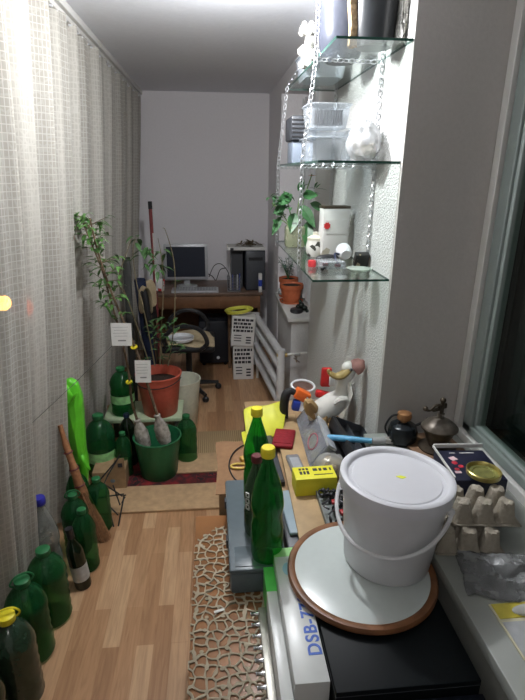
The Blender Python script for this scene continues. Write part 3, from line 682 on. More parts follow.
# office chair
t=thing('office_chair','black swivel office chair with beige cloth over the seat before the desk','chair',(-.22,4.03,0),0)
MB().box((0,0,.46),(.44,.42,.06),bev=.025,seg=3).build('seat',blackm,t)
b=MB(); b.grid(lambda u,v:V(-.2+.42*u,-.215+.40*v,.497+.012*math.sin(u*7+v*4)-.05*max(0,u-.85)*3),14,14); b.build('seat_cloth',mat('beige_cloth',(.50,.40,.25),.9,var=.12,bump=.4,scale=30),t,solid=.012,sub=1)
b=MB(); b.grid(lambda u,v:V(-.27-.03*v-.05*math.sin(u*PI),-.19+.38*u,.60+.34*v),10,8); b.build('backrest',blackm,t,solid=.05,sub=1)
MB().tube([(-.18,0,.46),(-.27,0,.50),(-.30,0,.66)],.014,8).build('back_bar',blackm,t)
for y in(-.24,.24): MB().tube(catmull([(-.14,y*.9,.46),(-.17,y,.58),(-.05,y,.665),(.10,y,.64),(.16,y,.53),(.10,y*.9,.46)],6),.014,8,flat=1.3).build('armrest',blackp,t)
MB().cyl((0,0,.10),.026,.34,20).build('column',blackp,t); MB().cyl((0,0,.08),.05,.06,20).build('hub',blackp,t)
for k in range(5):
    a=2*PI*k/5-1.0; l=.25; MB().tube([(0,0,.10),(l*math.cos(a),l*math.sin(a),.065)],[.026,.015],8).build('base_arm',blackp,t)
    MB().cyl((l*math.cos(a),l*math.sin(a)-.011,.028),.028,.024,18,RX(PI/2)).build('caster',blackp,t) if False else MB().sph((l*math.cos(a),l*math.sin(a),.028),.028,(1,.8,1)).build('caster',blackp,t)
tag(MB().lathe([(0,0),(.085,0),(.10,.01),(.105,.03),(.10,.032),(.09,.012),(0,.008)],30).build('white_dish',whitep,loc=(-.27,3.92,.512)),'white round dish lying on the beige cloth of the office chair','dish')
# red and white package and cloth
t=thing('snack_packet','red and white packet lying on the left end of the desk','packet',(-.50,4.66,.752))
MB().box((0,0,.06),(.10,.05,.12),rot=Euler((0,.1,.2)),bev=.015).build('wrapper',pattern_mat('packet_print',[(.55,.05,.05),(.7,.68,.66),(.5,.04,.05)],25,.5,.1),t)
t=thing('beige_cloth','beige cloth draped over the chair back beside the blue roll','cloth',(-.50,4.0,.94)); b=MB()
b.grid(lambda u,v:V(-.005-.06*math.sin(u*PI)+.035*(1 if v>.5 else -1)*min(1,abs(v-.5)*9),-.15+.30*u,.035-.26*abs(v-.5)*2*(.8+.1*math.sin(u*9))),12,12); b.build('cloth',mat('beige_cloth',(.5,.4,.25)),t,solid=.006,sub=1)
# ================================================================ SILL POTS
SZ=.80
def pot(loc,r,h,m,label,name='flower_pot'):
    t=thing(name,label,'pot',loc)
    MB().lathe([(0,0),(r*.72,0),(r*.92,h*.78),(r*1.04,h*.78),(r*1.06,h),(r*.96,h),(r*.92,h*.9),(0,h*.88)],36).build('pot',m,t)
    MB().lathe([(0,.0),(r*.98,.0),(r*1.06,.018),(r*1.0,.018),(r*.9,.005)],36).build('saucer',m,t)
    MB().lathe([(0,h*.91),(r*.93,h*.9)],30).build('soil',soil,t)
    return t
p1=P(290,299,SZ); p2=P(284,287,SZ)
pa=V(.630,3.99,SZ); pb=V(.635,4.20,SZ)
pot(pa,.092,.150,terra,'nearer terracotta pot with saucer on the sill above the radiator')
pot(pb,.078,.160,terra,'farther terracotta pot on the sill, partly behind the nearer one')
t=thing('succulent','spindly dark-leaved plant growing in the farther terracotta pot','plant',pb+V(0,0,.135)); b=MB(); l=MB()
for k in range(9):
    a=random.uniform(0,2*PI); e=V(math.cos(a)*.07-.02,math.sin(a)*.06,random.uniform(.12,.22)); b.tube([V(0,0,0),e*.5+V(0,0,.03),e],.0025,5)
    for q in range(7): l.leaf(e*(.4+.09*q)+V(0,0,.01),(random.uniform(-1,1),random.uniform(-1,1),random.uniform(-.2,.6)),.035,.014)
b.build('stem',leafd,t); l.build('foliage',mat('bluish_leaf',(.06,.12,.09),.5,var=.3),t)
t=thing('black_figurine','small black lumpy ornament with a round dish at the near end of the sill','ornament',(.640,3.66,SZ))
MB().lathe([(0,0),(.042,.0),(.05,.012),(.045,.03),(.03,.035),(0,.03)],26,(-.02,0,0)).build('dish',blackp,t)
b=MB()
for c,r in (((.02,.02,.05),.025),((.0,.03,.035),.022),((.045,.01,.03),.022),((.01,.02,.08),.014),((.06,-.01,.014),.013)): b.sph(c,r,seg=14,noise=.06)
b.build('figure',mat('black_glaze',(.012,.02,.016),.2),t)
t=thing('small_trinket','little grey and white trinket at the far end of the sill','trinket',(.575,4.22,SZ)); b=MB(); b.sph((0,0,.025),.025,noise=.08).sph((.01,0,.06),.016).sph((-.012,.01,.05),.012); b.build('lumps',mat('grey_ceramic',(.3,.33,.33),.3,var=.6,scale=60),t)
# blue tape roll hanging at wall
t=thing('paper_packet','narrow white and blue packet upright at the right front corner of the desk','packet',(.430,4.595,0.752)); 
MB().box((0,0,.085),(.03,.06,.17),bev=.003).build('pack',paper,t); MB().box((-.0005,-.0,.085),(.032,.062,.06)).build('blue_band',bluep,t)
# ================================================================ GLASS SHELVES
SX0,SX1,SY0,SY1=.362,.655,1.80,2.92
ZB,ZM,ZT=1.43,1.84,2.205
def shelf(z,label,x0=SX0,y0=SY0,y1=SY1):
    t=thing('glass_shelf',label,'shelf',((x0+SX1)/2,(y0+y1)/2,z-.008))
    o=MB().bb(x0,SX1-.006,y0,y1,z-.008,z).build('pane',[glassm,edgem],t,world=True,smooth=False)
    for p in o.data.polygons:
        if abs(p.normal.z)<.5: p.material_index=1
    return t
shelf(ZB,'lowest glass shelf, holding the leafy plant in a jar and a patterned tin')
shelf(ZM,'middle glass shelf, holding clear food containers')
shelf(ZT,'top glass shelf, holding the dark pots',x0=.400,y0=1.785,y1=2.86)
# chains
def chain(name,label,paths,group='chains holding the glass shelves'):
    o0=paths[0][0]; b=MB()
    for pts in paths:
        for p,q in zip(pts,pts[1:]):
            p=V(*p);q=V(*q); L=(q-p).length; n=max(2,int(L/.0195)); d=(q-p)/n; dn=d.normalized()
            u=dn.orthogonal().normalized(); v=dn.cross(u)
            for i in range(n):
                c=p+d*(i+.5); s,ww=(u,v) if i%2 else (v,u); s=(s+ww*.35).normalized()
                ring=[c+dn*(.0135*math.cos(a))+s*(.0068*math.sin(a)) for a in [2*PI*k/10 for k in range(10)]]
                b.tube(ring,.0019,5,closed=True)
    o=b.build(name,steel,loc=o0,world=True); tag(o,label,'chain',group); return o
YN=2.06; YF=2.80; ZBt=ZB-.012
XL=.352; XR=.648
chain('chain','steel chain down the near left side of the shelves, crossing under each pane',[[(.392,YN,CZ),(.390,YN,ZT-.015)],[(.390,YN,ZT-.015),(XL,YN,ZM),(XL,YN,ZB-.012)],[(.390,YN,ZT-.016),(XR-.01,YN,ZT-.018)],[(XL,YN,ZM-.016),(XR-.01,YN,ZM-.018)]])
chain('chain','steel chain down the near right side of the shelves against the textured wall',[[(XR-.008,YN,CZ),(XR-.008,YN,ZB-.012)]])
chain('chain','steel chain at the far left corner of the shelves, slanting up along the top pane',[[(.552,2.26,2.475),(.391,YF,ZT)],[(.391,YF,ZT),(XL,YF,ZM),(XL,YF,ZB-.012)],[(XL,YF,ZM-.016),(XR-.01,YF,ZM-.018)]])
chain('chain','steel chain at the far right corner of the shelves, by the pier edge',[[(XR-.008,YF,CZ),(XR-.008,YF,ZB-.012)]])
# --- lowest shelf things
def onshelf(px,py,z): return P(px,py,z)
# plant in glass jar
c=V(.428,2.66,ZB)
t=thing('glass_jar','square glass jar of greenish water holding the leafy cutting on the lowest shelf','jar',c)
MB().box((0,0,.055),(.10,.085,.11),bev=.012).build('body',see('greenish_glass',(.40,.42,.28),(.8,.85,.7),.45,.1),t)
MB().lathe([(.036,.108),(.034,.118),(.037,.121),(.037,.128),(.033,.128),(.033,.108)],28).build('rim',clear_pet,t)
t=thing('jar_plant','leafy green cutting with one dried orange flower standing in the glass jar','plant',c+V(0,0,.03)); b=MB(); l=MB()
def at(x,y): return P(x,y-9,yy=c.y)
root=c+V(0,0,.06)
for e in ((284,200),(278,228),(300,205),(312,183),(272,212),(306,225)): b.tube(catmull([root,root.lerp(at(*e),.5)+V(0,0,.02),at(*e)],4),.003,5)
b.build('stem',mat('green_stem',(.12,.2,.06),.6),t,world=True)
rr=random.Random(4)
for (x,y,l0,w0,dx,dz,m_) in [(300,214,.13,.055,.6,-.7,1),(308,230,.14,.06,-.1,-1,1),(292,205,.10,.06,-.8,-.2,1),(295,222,.10,.06,-.3,-.8,1),(303,205,.10,.05,.5,.2,1),(286,214,.08,.045,-.9,-.3,1),(281,226,.09,.04,-.5,-.8,1),(310,212,.09,.04,.9,-.3,1),(298,200,.08,.03,.3,.8,1),(284,222,.07,.035,-.8,.2,1)]:
    l.leaf(at(x,y),(dx,rr.uniform(-.6,-.1),dz),l0,w0,up=V(0,-1,.3),droop=.2,n=7)
for k in range(26):
    x,y=rr.uniform(270,290),rr.uniform(202,232); l.leaf(at(x,y)+V(0,rr.uniform(-.04,.04),0),(rr.uniform(-1,1),rr.uniform(-1,1),rr.uniform(-.5,.6)),.045,.022,droop=.3)
for k in range(16):
    x,y=rr.uniform(298,318),rr.uniform(196,208); l.leaf(at(x,y),(rr.uniform(-1,1),rr.uniform(-1,0),rr.uniform(.0,.8)),.06,.012,droop=.2)
l.build('foliage',leafg if False else mat('jar_leaf',(.040,.125,.042),.4,var=.35,scale=30),t,world=True)
b=MB(); cc=at(312,185)
for k in range(12): a=2*PI*k/12; b.leaf(cc,(math.cos(a),math.sin(a),.3),.024,.012,droop=.2)
b.build('flower',mat('dry_orange',(.35,.12,.05),.8),t,world=True)
# patterned tin
c=V(.555,2.33,ZB)
t=thing('patterned_tin','tall white tin with dark rim, red emblem and printed pattern on the lowest shelf','tin',c,.1)
MB().box((0,0,.115),(.125,.07,.23),bev=.008).build('tin',pattern_mat('tin_print',[(.66,.65,.62),(.70,.69,.66),(.42,.38,.30),(.72,.71,.69),(.68,.67,.65)],26,.45,.05),t)
MB().box((0,0,.225),(.128,.073,.012),bev=.003).build('lid',mat('dark_tin',(.08,.06,.04),.4,metal=.4),t)
MB().box((0,-.0365,.14),(.10,.002,.06)).build('white_label',paper,t)
b=MB(); b.prism([(.017*(1 if i%2 else .75)*math.cos(i*PI/8),.017*(1 if i%2 else .75)*math.sin(i*PI/8)) for i in range(16)],.002,Matrix.Translation((-.045,-.038,.145))@RX(PI/2)); b.build('emblem',redp,t)
# white lidded cup / panda style jar
t=thing('spotted_jar','white round jar with dark spots and a lid beside the patterned tin','jar',(.478,2.36,ZB))
MB().lathe([(0,0),(.036,0),(.042,.02),(.043,.05),(.036,.075),(.0,.077)],30).build('body',pattern_mat('spotted',[(.62,.61,.56),(.62,.61,.56),(.05,.05,.04),(.62,.6,.55),(.65,.62,.5)],45,.35,.05),t)
MB().lathe([(.037,.073),(.038,.085),(.02,.095),(.012,.098),(.012,.11),(0,.112)],28).build('lid',mat('cream_glaze',(.6,.58,.48),.3),t)
t=thing('red_cap','small red screw cap lying near the corner of the lowest shelf','cap',(.412,2.08,ZB)); MB().lathe([(0,0),(.017,0),(.017,.022),(.014,.026),(0,.026)],24,wob=lambda a,z:1+.02*(int(a*24/PI)%2)).build('cap',mat('bright_red',(.75,.05,.06),.4),t)
t=thing('clear_case','small clear plastic case with red specks on the lowest shelf','case',(.485,2.06,ZB),.1)
MB().box((0,0,.014),(.10,.10,.028),bev=.003).build('shell',clear_box,t)
b=MB(); b.box((-.02,.01,.012),(.02,.03,.012)).box((.025,-.02,.01),(.02,.02,.01)); b.build('contents',redcap,t)
t=thing('folded_glasses','dark spectacles case lying in the middle of the lowest shelf','case',(.505,2.20,ZB),.2); MB().sph((0,0,.016),.016,(3.6,1.6,1),seg=24).build('shell',blackp,t)
t=thing('white_cup','small white cup lying on its side next to the dark spectacles case','cup',(.575,2.13,ZB))
MB().lathe([(0,0),(.02,0),(.032,.02),(.034,.055),(.031,.055),(.029,.022),(0,.006)],28,(0,.03,.034),RX(-PI/2+.25)).build('body',whitep,t)
MB().tube(catmull([(-.035,.01,.04),(-.055,.0,.045),(-.06,-.03,.03),(-.05,-.045,.01)],4),.005,6).build('handle',mat('navy_plastic',(.02,.03,.08),.4),t)
t=thing('printed_packet','black packet with tiny pale print at the wall end of the lowest shelf','packet',(.615,2.06,ZB),0); MB().box((0,0,.03),(.06,.03,.06),rot=Euler((.4,0,0)),bev=.004).build('pack',pattern_mat('black_packet',[(.02,.02,.02),(.02,.02,.02),(.35,.3,.2),(.02,.02,.02)],60,.4,.05),t)
t=thing('glass_saucer','small greenish glass saucer on the near end of the lowest shelf','saucer',(.575,1.95,ZB)); MB().lathe([(0,.002),(.03,.0),(.048,.012),(.05,.015),(.046,.014),(.03,.005),(0,.006)],32).build('dish',see('saucer_glass',(.5,.56,.5),(.85,.9,.86),.4),t)
t=thing('keys_bunch','small dark odd-shaped trinket beside the clear case on the lowest shelf','trinket',(.435,1.98,ZB)); MB().sph((0,0,.008),.008).sph((.01,.004,.012),.006).build('lumps',blackp,t)
# --- middle shelf things: containers
def container(loc,w,d,h,label,m=clear_box,lid=True,rz=0,name='food_container',lidm=None,cat='container'):
    t=thing(name,label,cat,loc,rz)
    def ring(sx,sy,z,r=.02):
        out=[]
        for cx_,cy_,a0 in ((sx/2-r,sy/2-r,0),(-sx/2+r,sy/2-r,PI/2),(-sx/2+r,-sy/2+r,PI),(sx/2-r,-sy/2+r,3*PI/2)):
            for k in range(5): a=a0+k*PI/8; out.append(V(cx_+r*math.cos(a),cy_+r*math.sin(a),z))
        return out
    b=MB(); rs=[ring(w*.84,d*.84,.0),ring(w*.93,d*.93,h*.55),ring(w*.97,d*.97,h*.9),ring(w*1.03,d*1.03,h*.905),ring(w*1.03,d*1.03,h*.94)]
    vs=[[b.bm.verts.new(p) for p in r] for r in rs]
    b.bm.faces.new(vs[0][::-1])
    for a,c in zip(vs,vs[1:]):
        for i in range(20): b.bm.faces.new((a[i],a[(i+1)%20],c[(i+1)%20],c[i]))
    b.build('tub',m,t)
    if lid:
        b=MB(); rs=[ring(w*1.04,d*1.04,h*.93),ring(w*1.04,d*1.04,h*.97),ring(w*.92,d*.92,h*.975),ring(w*.90,d*.90,h)]
        vs=[[b.bm.verts.new(p) for p in r] for r in rs]
        for a,c in zip(vs,vs[1:]):
            for i in range(20): b.bm.faces.new((a[i],a[(i+1)%20],c[(i+1)%20],c[i]))
        b.bm.faces.new(vs[-1]); b.build('lid',lidm or m,t)
    return t
container((.475,2.20,ZM),.19,.22,.095,'clear lidded food container at the bottom of the stack on the middle shelf')
container((.475,2.20,ZM+.097),.18,.20,.03,'shallow clear tray lying on the bottom food container',lid=False)
t=container((.47,2.22,ZM+.128),.17,.19,.09,'clear food container holding dark strips, topmost of the middle shelf stack')
b=MB()
for i in range(12): b.box((-.055+i*.010,-.03,.04),(.005,.06,.055))
b.build('strips',mat('dark_strips',(.07,.075,.08),.5),t)
t=thing('black_radio','black ribbed plastic box on the far part of the middle shelf','box',(.435,2.62,ZM+.14)); 
t.location.z=ZM
XF[t.name]=Matrix.Translation(t.location)
MB().box((.0,0,.05),(.10,.16,.10),bev=.006).build('grey_base',mat('blue_grey_plastic',(.22,.26,.32),.5),t)
MB().box((0,0,.155),(.12,.2,.105),bev=.008).build('black_top',darkgrey,t)
b=MB()
for i in range(5): b.box((-.0,-.101,.118+i*.018),(.115,.004,.006))
b.build('rib',blackm,t)
t=thing('plastic_bag','crumpled clear plastic bag of white stuff at the wall end of the middle shelf','bag',(.580,2.02,ZM))
b=MB(); b.sph((0,0,.066),.066,(.88,1.5,.98),seg=40)
for v in b.bm.verts:
    q_=v.co-V(0,0,.066); k_=1+.10*math.sin(q_.x*130+q_.z*60)*math.cos(q_.y*90)+.07*math.sin(q_.y*170+q_.x*80); v.co=V(0,0,.070)+q_*k_
    v.co.z=max(.001,v.co.z)
b.sph((0,0,.132),.02,(1,1.3,.9),noise=.1); b.build('film',see('milky_film',(.55,.56,.57),(.9,.9,.9),.5,.25,.05),t)
b=MB()
for k in range(10): b.sph((random.uniform(-.03,.03),random.uniform(-.04,.04),random.uniform(.025,.075)),.016,seg=10,noise=.1)
b.build('contents',mat('offwhite_contents',(.72,.68,.60),.7,var=.2),t)
# --- top shelf things
t=thing('dark_planter','big glossy dark grey pot on the wall side of the top shelf','pot',(.565,1.94,ZT))
MB().lathe([(0,0),(.060,0),(.068,.02),(.082,.25),(.085,.26),(.078,.26),(.065,.03),(0,.03)],40).build('pot',mat('anthracite_glaze',(.035,.038,.042),.3),t)
t=thing('blue_grey_bowl','glossy dark blue-grey round planter on the left of the top shelf','pot',(.512,2.20,ZT))
MB().lathe([(0,0),(.055,0),(.075,.02),(.095,.10),(.098,.2),(.092,.24),(.085,.24),(.09,.1),(0,.03)],40).build('pot',mat('blue_grey_glaze',(.06,.065,.085),.3,coat=.15),t)
t=thing('bark_strip','rough brown piece of bark standing between the two dark pots','bark',(.487,1.93,ZT))
b=MB(); b.tube([(0,0,0),(.004,0,.06),(-.004,0,.13),(.003,0,.2),(0,0,.27)],[.016,.020,.017,.021,.014],10)
for v in b.bm.verts: v.co+=V(random.uniform(-1,1),random.uniform(-1,1),random.uniform(-1,1))*.004
b.build('bark',mat('cork_bark',(.36,.25,.14),.95,var=.4,bump=1,scale=60),t)
t=thing('white_foam','crumpled piece of white foam at the far left of the top shelf','foam',(.432,2.42,ZT)); b=MB()
for k in range(40): b.sph((random.uniform(-.035,.012),random.uniform(-.05,.05),.018+random.random()*.17),random.uniform(.012,.022),seg=9,noise=.15)
b.build('foam',mat('white_foam',(.58,.57,.53),.9,bump=.7,scale=90),t)
t=thing('foam_sheet','ragged white foam strip upright between the dark grey pot and the wall','foam',(.640,1.90,ZT)); b=MB()
b.box((0,.0,.14),(.014,.10,.28)); bmesh.ops.subdivide_edges(b.bm,edges=b.bm.edges[:],cuts=9,use_grid_fill=True)
for v in b.bm.verts: v.co+=V(random.uniform(-1,.2)*.006,random.uniform(-1,1)*.008,random.uniform(-1,1)*.002)
for v in b.bm.verts: v.co.z=max(.0005,v.co.z)
b.build('sheet',mat('white_foam',(.8,.79,.74)),t)
container((.52,2.62,ZT),.20,.28,.11,'milky rounded plastic tub on the far part of the top shelf, seen through the glass',m=mat('milky_tub',(.52,.56,.62),.4,var=.03),lid=False,name='plastic_tub')
# ================================================================ FOREGROUND TABLE
TZ=.60
def tabletop():
    t=thing('low_table','orange-brown wooden table carrying the crochet cloth, cases and boxes','table',(.24,1.05,0))
    MB().bb(-.325,.345,-.75,.52,TZ-.025,TZ,bev=.004).build('tabletop',mat('orange_wood',(.27,.12,.045),.35,var=.12,scale=9),t)
    MB().bb(-.30,.325,-.70,.49,TZ-.10,TZ-.025).build('apron',mat('orange_wood2',(.36,.15,.05),.4),t)
    for x in(-.29,.31):
        for y in(-.70,.48): MB().bb(x-.02,x+.02,y-.02,y+.02,0,TZ-.025).build('leg',mat('orange_wood2',(.36,.15,.05),.4),t)
tabletop()
# crochet cloth
b=MB(); poly=[]
def scal(p,q,n,amp):
    out=[]; d=(q-p); nrm=V(d.y,-d.x,0).normalized()
    for i in range(n*6):
        s=i/(n*6); out.append(p+d*s+nrm*amp*abs(math.sin(PI*s*n))**.6)
    return out
c1=V(-.083,.32,0); c2=V(.56,.32,0); c3=V(.56,1.50,0); c4=V(.02,1.50,0); c5=V(-.075,1.425,0)
poly=scal(c2,c1,8,-.0)+scal(c1,c5,11,-.010)+scal(c5,c4,2,-.018)+scal(c4,c3,5,-.015)+scal(c3,c2,1,0)
b.bm.faces.new([b.bm.verts.new((p.x,p.y,0)) for p in poly])
o=b.build('crochet_cloth',lace_mat('crochet',36,.10,(.46,.40,.29)),loc=(0,0,TZ+.0025)); tag(o,'cream openwork crochet cloth spread on the orange-brown table','tablecloth')
o.modifiers.new('s','SOLIDIFY').thickness=.003
sol=o.modifiers['s']; sol.offset=0
t=thing('paper_scrap','tiny white paper scrap lying on the crochet cloth','paper',(-.005,1.13,TZ+.0045),.3); MB().box((0,0,.001),(.03,.008,.002)).build('scrap',paper,t)
# grey plastic case
b0=TZ+.004
t=thing('grey_case','slate grey plastic case lying on the cloth with bottles on it','case',(.115,1.43,b0))
gm=mat('slate_plastic',(.105,.135,.15),.35,var=.06)
MB().bb(-.085,.085,-.245,.215,0,.075,bev=.012).build('base',gm,t); MB().bb(-.088,.088,-.248,.218,.077,.094,bev=.008).build('lid',gm,t)
MB().bb(-.07,.05,-.235,-.15,.0935,.0965,bev=.001).build('raised_panel',gm,t)
for z in (-.1,.1): MB().box((-.09,z,.076),(.006,.03,.03),bev=.002).build('latch',darkgrey,t)
ZC=b0+.0965-.002
def gbot(px,py,z,h,r,*a,**k):
    p=P(px,py,z); return soda(p,h,r,*a,**k)
soda((.142,1.232,ZC),.378,.0485,'nearest bright green bottle with a yellow cap standing on the slate case',yellowp,green_bright,group=None,name='green_bottle')
soda((.135,1.515,ZC),.362,.046,'farther bright green bottle with a yellow cap on the slate case',yellowp,green_bright,name='green_bottle')
t=soda((.120,1.345,ZC),.285,.040,'dark olive bottle with a maroon cap and white lettering between the two green bottles',redcap,see('olive_glass',(.05,.10,.05),(.25,.35,.22),.55,.15),name='olive_bottle')
b=MB()
for i,(s) in enumerate(((0,0),(0,1),(0,2))):
    pass
for i in range(3):
    z=.11+.022*i; M=Matrix.Translation((-.0385,-.010,z))@RY(-PI/2)
    b.tube([(-.034,-.022,z),(-.034,-.022,z+.014),(-.026,-.031,z+.014),(-.026,-.031,z)],.0022,5,closed=True)
b.build('lettering',paper,t)
# black flat organiser under the plank
t=thing('black_case','flat black plastic case under the pine plank beside the slate case','case',(.34,1.42,b0))
MB().bb(-.125,.20,-.14,.17,0,.072,bev=.006).build('shell',blackp,t); MB().bb(-.12,-.06,-.13,.16,.070,.074,bev=.001).build('ridge',darkgrey,t)
# pale grey tray
t=thing('pale_tray','pale blue-grey plastic lid lying across the black case','lid',(.262,1.455,b0+.075),.05)
b=MB(); b.box((0,0,.008),(.078,.235,.014),bev=.006,seg=3).build('plate',mat('pale_blue_plastic',(.33,.41,.46),.25,var=.03),t); 
# carton carrying tools
CX0=.0; ZK=.68
t=thing('carton','large brown cardboard carton with worn top behind the table, carrying the tools','box',(.31,1.92,0))
MB().bb(-.165,.285,-.335,.45,0,ZK-.004).build('carton',cardb,t,bev=.004)
b=MB(); b.prism([(-.165,-.34),(.28,-.34),(.28,.45),(-.165,.45)],.003,Matrix.Translation((0,0,ZK-.004))); b.build('flap',cardb,t)
K=ZK+.0005
t=thing('side_carton','narrow orange-brown cardboard carton filling the gap left of the tool carton','box',(.068,1.78,0))
MB().bb(-.066,.066,-.19,.19,0,ZK-.004).build('carton',cardb,t,bev=.004)
b=MB(); b.prism([(-.078,-.195),(.07,-.195),(.07,.19),(.0,.185),(-.03,.195),(-.075,.185),(-.068,0)],.003,Matrix.Translation((0,0,ZK-.004))); b.build('flap',mat('cardboard_orange',(.27,.145,.07),.8,var=.12),t)
t=thing('flat_black_case','flat black plastic case lying between the farther green bottle and the pine plank','case',(.205,1.80,K),.03)
MB().bb(-.045,.042,-.19,.17,0.0,.022,bev=.004).build('shell',blackp,t); MB().bb(-.04,.037,-.18,.16,.0215,.024,bev=.001).build('lid',darkgrey,t)
# cord with yellow ring
t=thing('key_ring','yellow ring with a dark looped cord on the left edge of the carton','ring',P(240,462,K))
pR=P(239,466,K+.005); b=MB(); b.tube(arc(pR,.032,0,2*PI,24,sy=.55)[:-1],.0045,7,closed=True); b.build('ring',mat('amber_plastic',(.72,.52,.12),.4),t,world=True)
b=MB(); b.tube(catmull([P(262,440,K+.004),P(248,443,K+.004),P(234,452,K+.004),P(229,466,K+.004),P(236,480,K+.004),P(250,486,K+.004)],6),.0028,6); b.build('cord',blackm,t,world=True)
MB().box(pR+V(.018,.04,.006),(.02,.03,.018),rz=.4,bev=.004).build('yellow_tab',mat('ochre',(.55,.33,.08),.5),t,world=True)
# yellow bag squares behind
def sheet(name,label,pts,z,m,cat='cloth',amp=.004,lift=.001):
    c=sum(pts,V(0,0,0))/4; t=thing(name,label,cat,c)
    b=MB(); b.grid(lambda u,v:(pts[0].lerp(pts[1],u)).lerp(pts[3].lerp(pts[2],u),v)+V(0,0,amp*(1+math.sin(u*9+v*5)*math.cos(v*7))+lift),12,12)
    b.build('sheet',m,t,world=True,solid=.002); return t
ylm=mat('yellow_bag',(.62,.62,.04),.5,var=.12,scale=14)
t=thing('yellow_bag','crumpled yellow bag propped on the cartons behind the green bottles','bag',P(262,440,K))
b=MB(); q=[P(247,444,K+.004),P(283,434,K+.004),P(287,400,yy=2.16),P(243,409,yy=2.12)]
b.grid(lambda u,v:(q[0].lerp(q[1],u)).lerp(q[3].lerp(q[2],u),v)+V(0,.010*math.sin(u*8+v*6)*v,.003*math.sin(u*11)*v),14,10)
b.build('front_side',ylm,t,world=True,solid=.003,sub=1)
q2=[p+V(.0,.035,0) for p in q]; b=MB(); b.grid(lambda u,v:(q2[0].lerp(q2[1],u)).lerp(q2[3].lerp(q2[2],u),v)+V(0,.008*math.sin(u*5+v*6)-.03*v,-.012*v),14,10)
b.build('back_side',ylm,t,world=True,solid=.003,sub=1)
q3=[P(246,456,K+.006),P(268,450,K+.006),P(262,430,K+.014),P(241,432,K+.012)]
b=MB(); b.grid(lambda u,v:(q3[0].lerp(q3[1],u)).lerp(q3[3].lerp(q3[2],u),v)+V(0,0,.004*math.sin(u*7+v*6)),10,10); b.build('folded_flap',ylm,t,world=True,solid=.003,sub=1)
# plank
t=thing('pine_plank','long pine plank lying lengthwise across the carton and the black case','plank',(.315,1.75,K),-.02)
MB().bb(-.052,.052,-.50,.42,.0025,.020,bev=.002).build('board',pine,t)
for y in(.34,.38): MB().cyl((-.02+.03*(y>.35),y,.0195),.006,.002,14).build('hole',ink,t)
PZ=K+.0215
# red cloth wallet
c=P(281,440,PZ)
t=thing('red_wallet','folded red cloth pouch lying on the pine plank','pouch',c,-.25); MB().box((0.012,0,.009),(.090,.150,.017),bev=.007,seg=3).box((.012,-.003,.0185),(.075,.11,.005),bev=.002).build('pouch',mat('red_cloth',(.24,.008,.016),.75,var=.15,bump=.4,scale=60),t)
# drill handle (black curved pistol)
c=P(286,419,PZ)
t=thing('glue_gun','black pistol-grip tool with an orange and blue body behind the red pouch','tool',P(284,420,PZ))
b=MB(); yy=t.location.y; pts=catmull([P(284,419,yy=yy)+V(0,0,.012),P(284,405,yy=yy),P(286,395,yy=yy),P(291,391,yy=yy),P(300,396,yy=yy)],5)
b.tube(pts,[.021]*10+[.021,.020,.019,.018,.017,.016,.015,.014,.013,.012,.011],10); b.build('grip',blackm,t,world=True)
b=MB(); b.box(P(302,395,yy=yy),(.075,.05,.05),rot=Euler((0,.5,0)),bev=.01); b.build('body',orangep,t,world=True)
MB().box(P(296,405,yy=yy-.01),(.035,.04,.05),rot=Euler((0,.2,0)),bev=.008).build('blue_guard',bluep,t,world=True)
MB().tube([P(305,393,yy=yy-.01),P(309,402,yy=yy-.03),P(310,408,yy=yy-.03)],.007,8).build('chrome_clip',chrome,t,world=True)
# strainer ring
t=thing('tea_strainer','pale plastic strainer with a round rim behind the goose figure','strainer',P(304,415,ZK)+V(0,.06,0))
cR=P(303,386,yy=2.26); b=MB(); M=RX(.5)@RY(.1)
b.tube([cR+(M@V(.058*math.cos(a),.036*math.sin(a),0)) for a in [2*PI*k/30 for k in range(30)]],.006,8,closed=True); b.build('rim',whitep,t,world=True)
b=MB(); b.lathe([(.055,0),(.05,-.03),(.03,-.055),(0,-.065)],24,cR,M,sy=.62); b.build('mesh_bowl',see('pink_mesh',(.5,.3,.25),(.9,.8,.78),.5,.5),t,world=True)
b=MB(); b.tube([cR+V(.0,.0,-.055),V(cR.x,cR.y,ZK+.002)],[.012,.03],12); b.build('stem',whitep,t,world=True)
# duck/goose figure
gy=1.98
def D(x,y,d=0): return P(x,y,yy=gy+d)
foot=P(316,428,z=ZK+.07)
t=thing('goose_figurine','white goose figurine with ochre beak and a brownish pink hat, seated above the tools','figurine',(D(322,418).x,gy,ZK+.08))
b=MB()
body=[D(308,416),D(317,414),D(327,408),D(336,401),D(341,394),D(342,386),D(344,379),D(349,372),D(352,366)]
rad=[.014,.026,.038,.046,.050,.053,.054,.055,.055,.054,.053,.052,.050,.047,.043,.039,.034,.030,.027,.025,.024,.023,.023,.024,.026,.028,.029,.030,.029,.027,.024,.019,.012]
b.tube(catmull(body,4),rad,16)
b.sph(D(349,368),.030,(1.15,.9,1),seg=18)
b.build('body',mat('goose_white',(.62,.60,.56),.5,var=.06),t,world=True)
b=MB(); b.tube(catmull([D(349,369,-.01),D(342,375,-.015),D(335,376,-.015),D(329,372,-.01),D(329,369,-.01)],5),[.020,.0215,.022,.023,.0235,.024,.023,.022,.021,.020,.018,.017,.016,.015,.013,.012,.011,.010,.008,.006,.004],10,flat=.75); b.build('beak',mat('ochre_beak',(.34,.24,.08),.5,var=.1),t,world=True)
b=MB(); b.lathe([(.034,-.012),(.036,.0),(.034,.014),(.026,.030),(.012,.038),(0,.040)],22,D(356,367),RY(.9)@RX(.1)); b.sph(D(362,362),.012); b.build('hat',mat('hat_pink',(.34,.17,.15),.8,var=.15),t,world=True)
b=MB(); b.sph(D(351,370,-.030),.007); b.build('eye',ink,t,world=True)
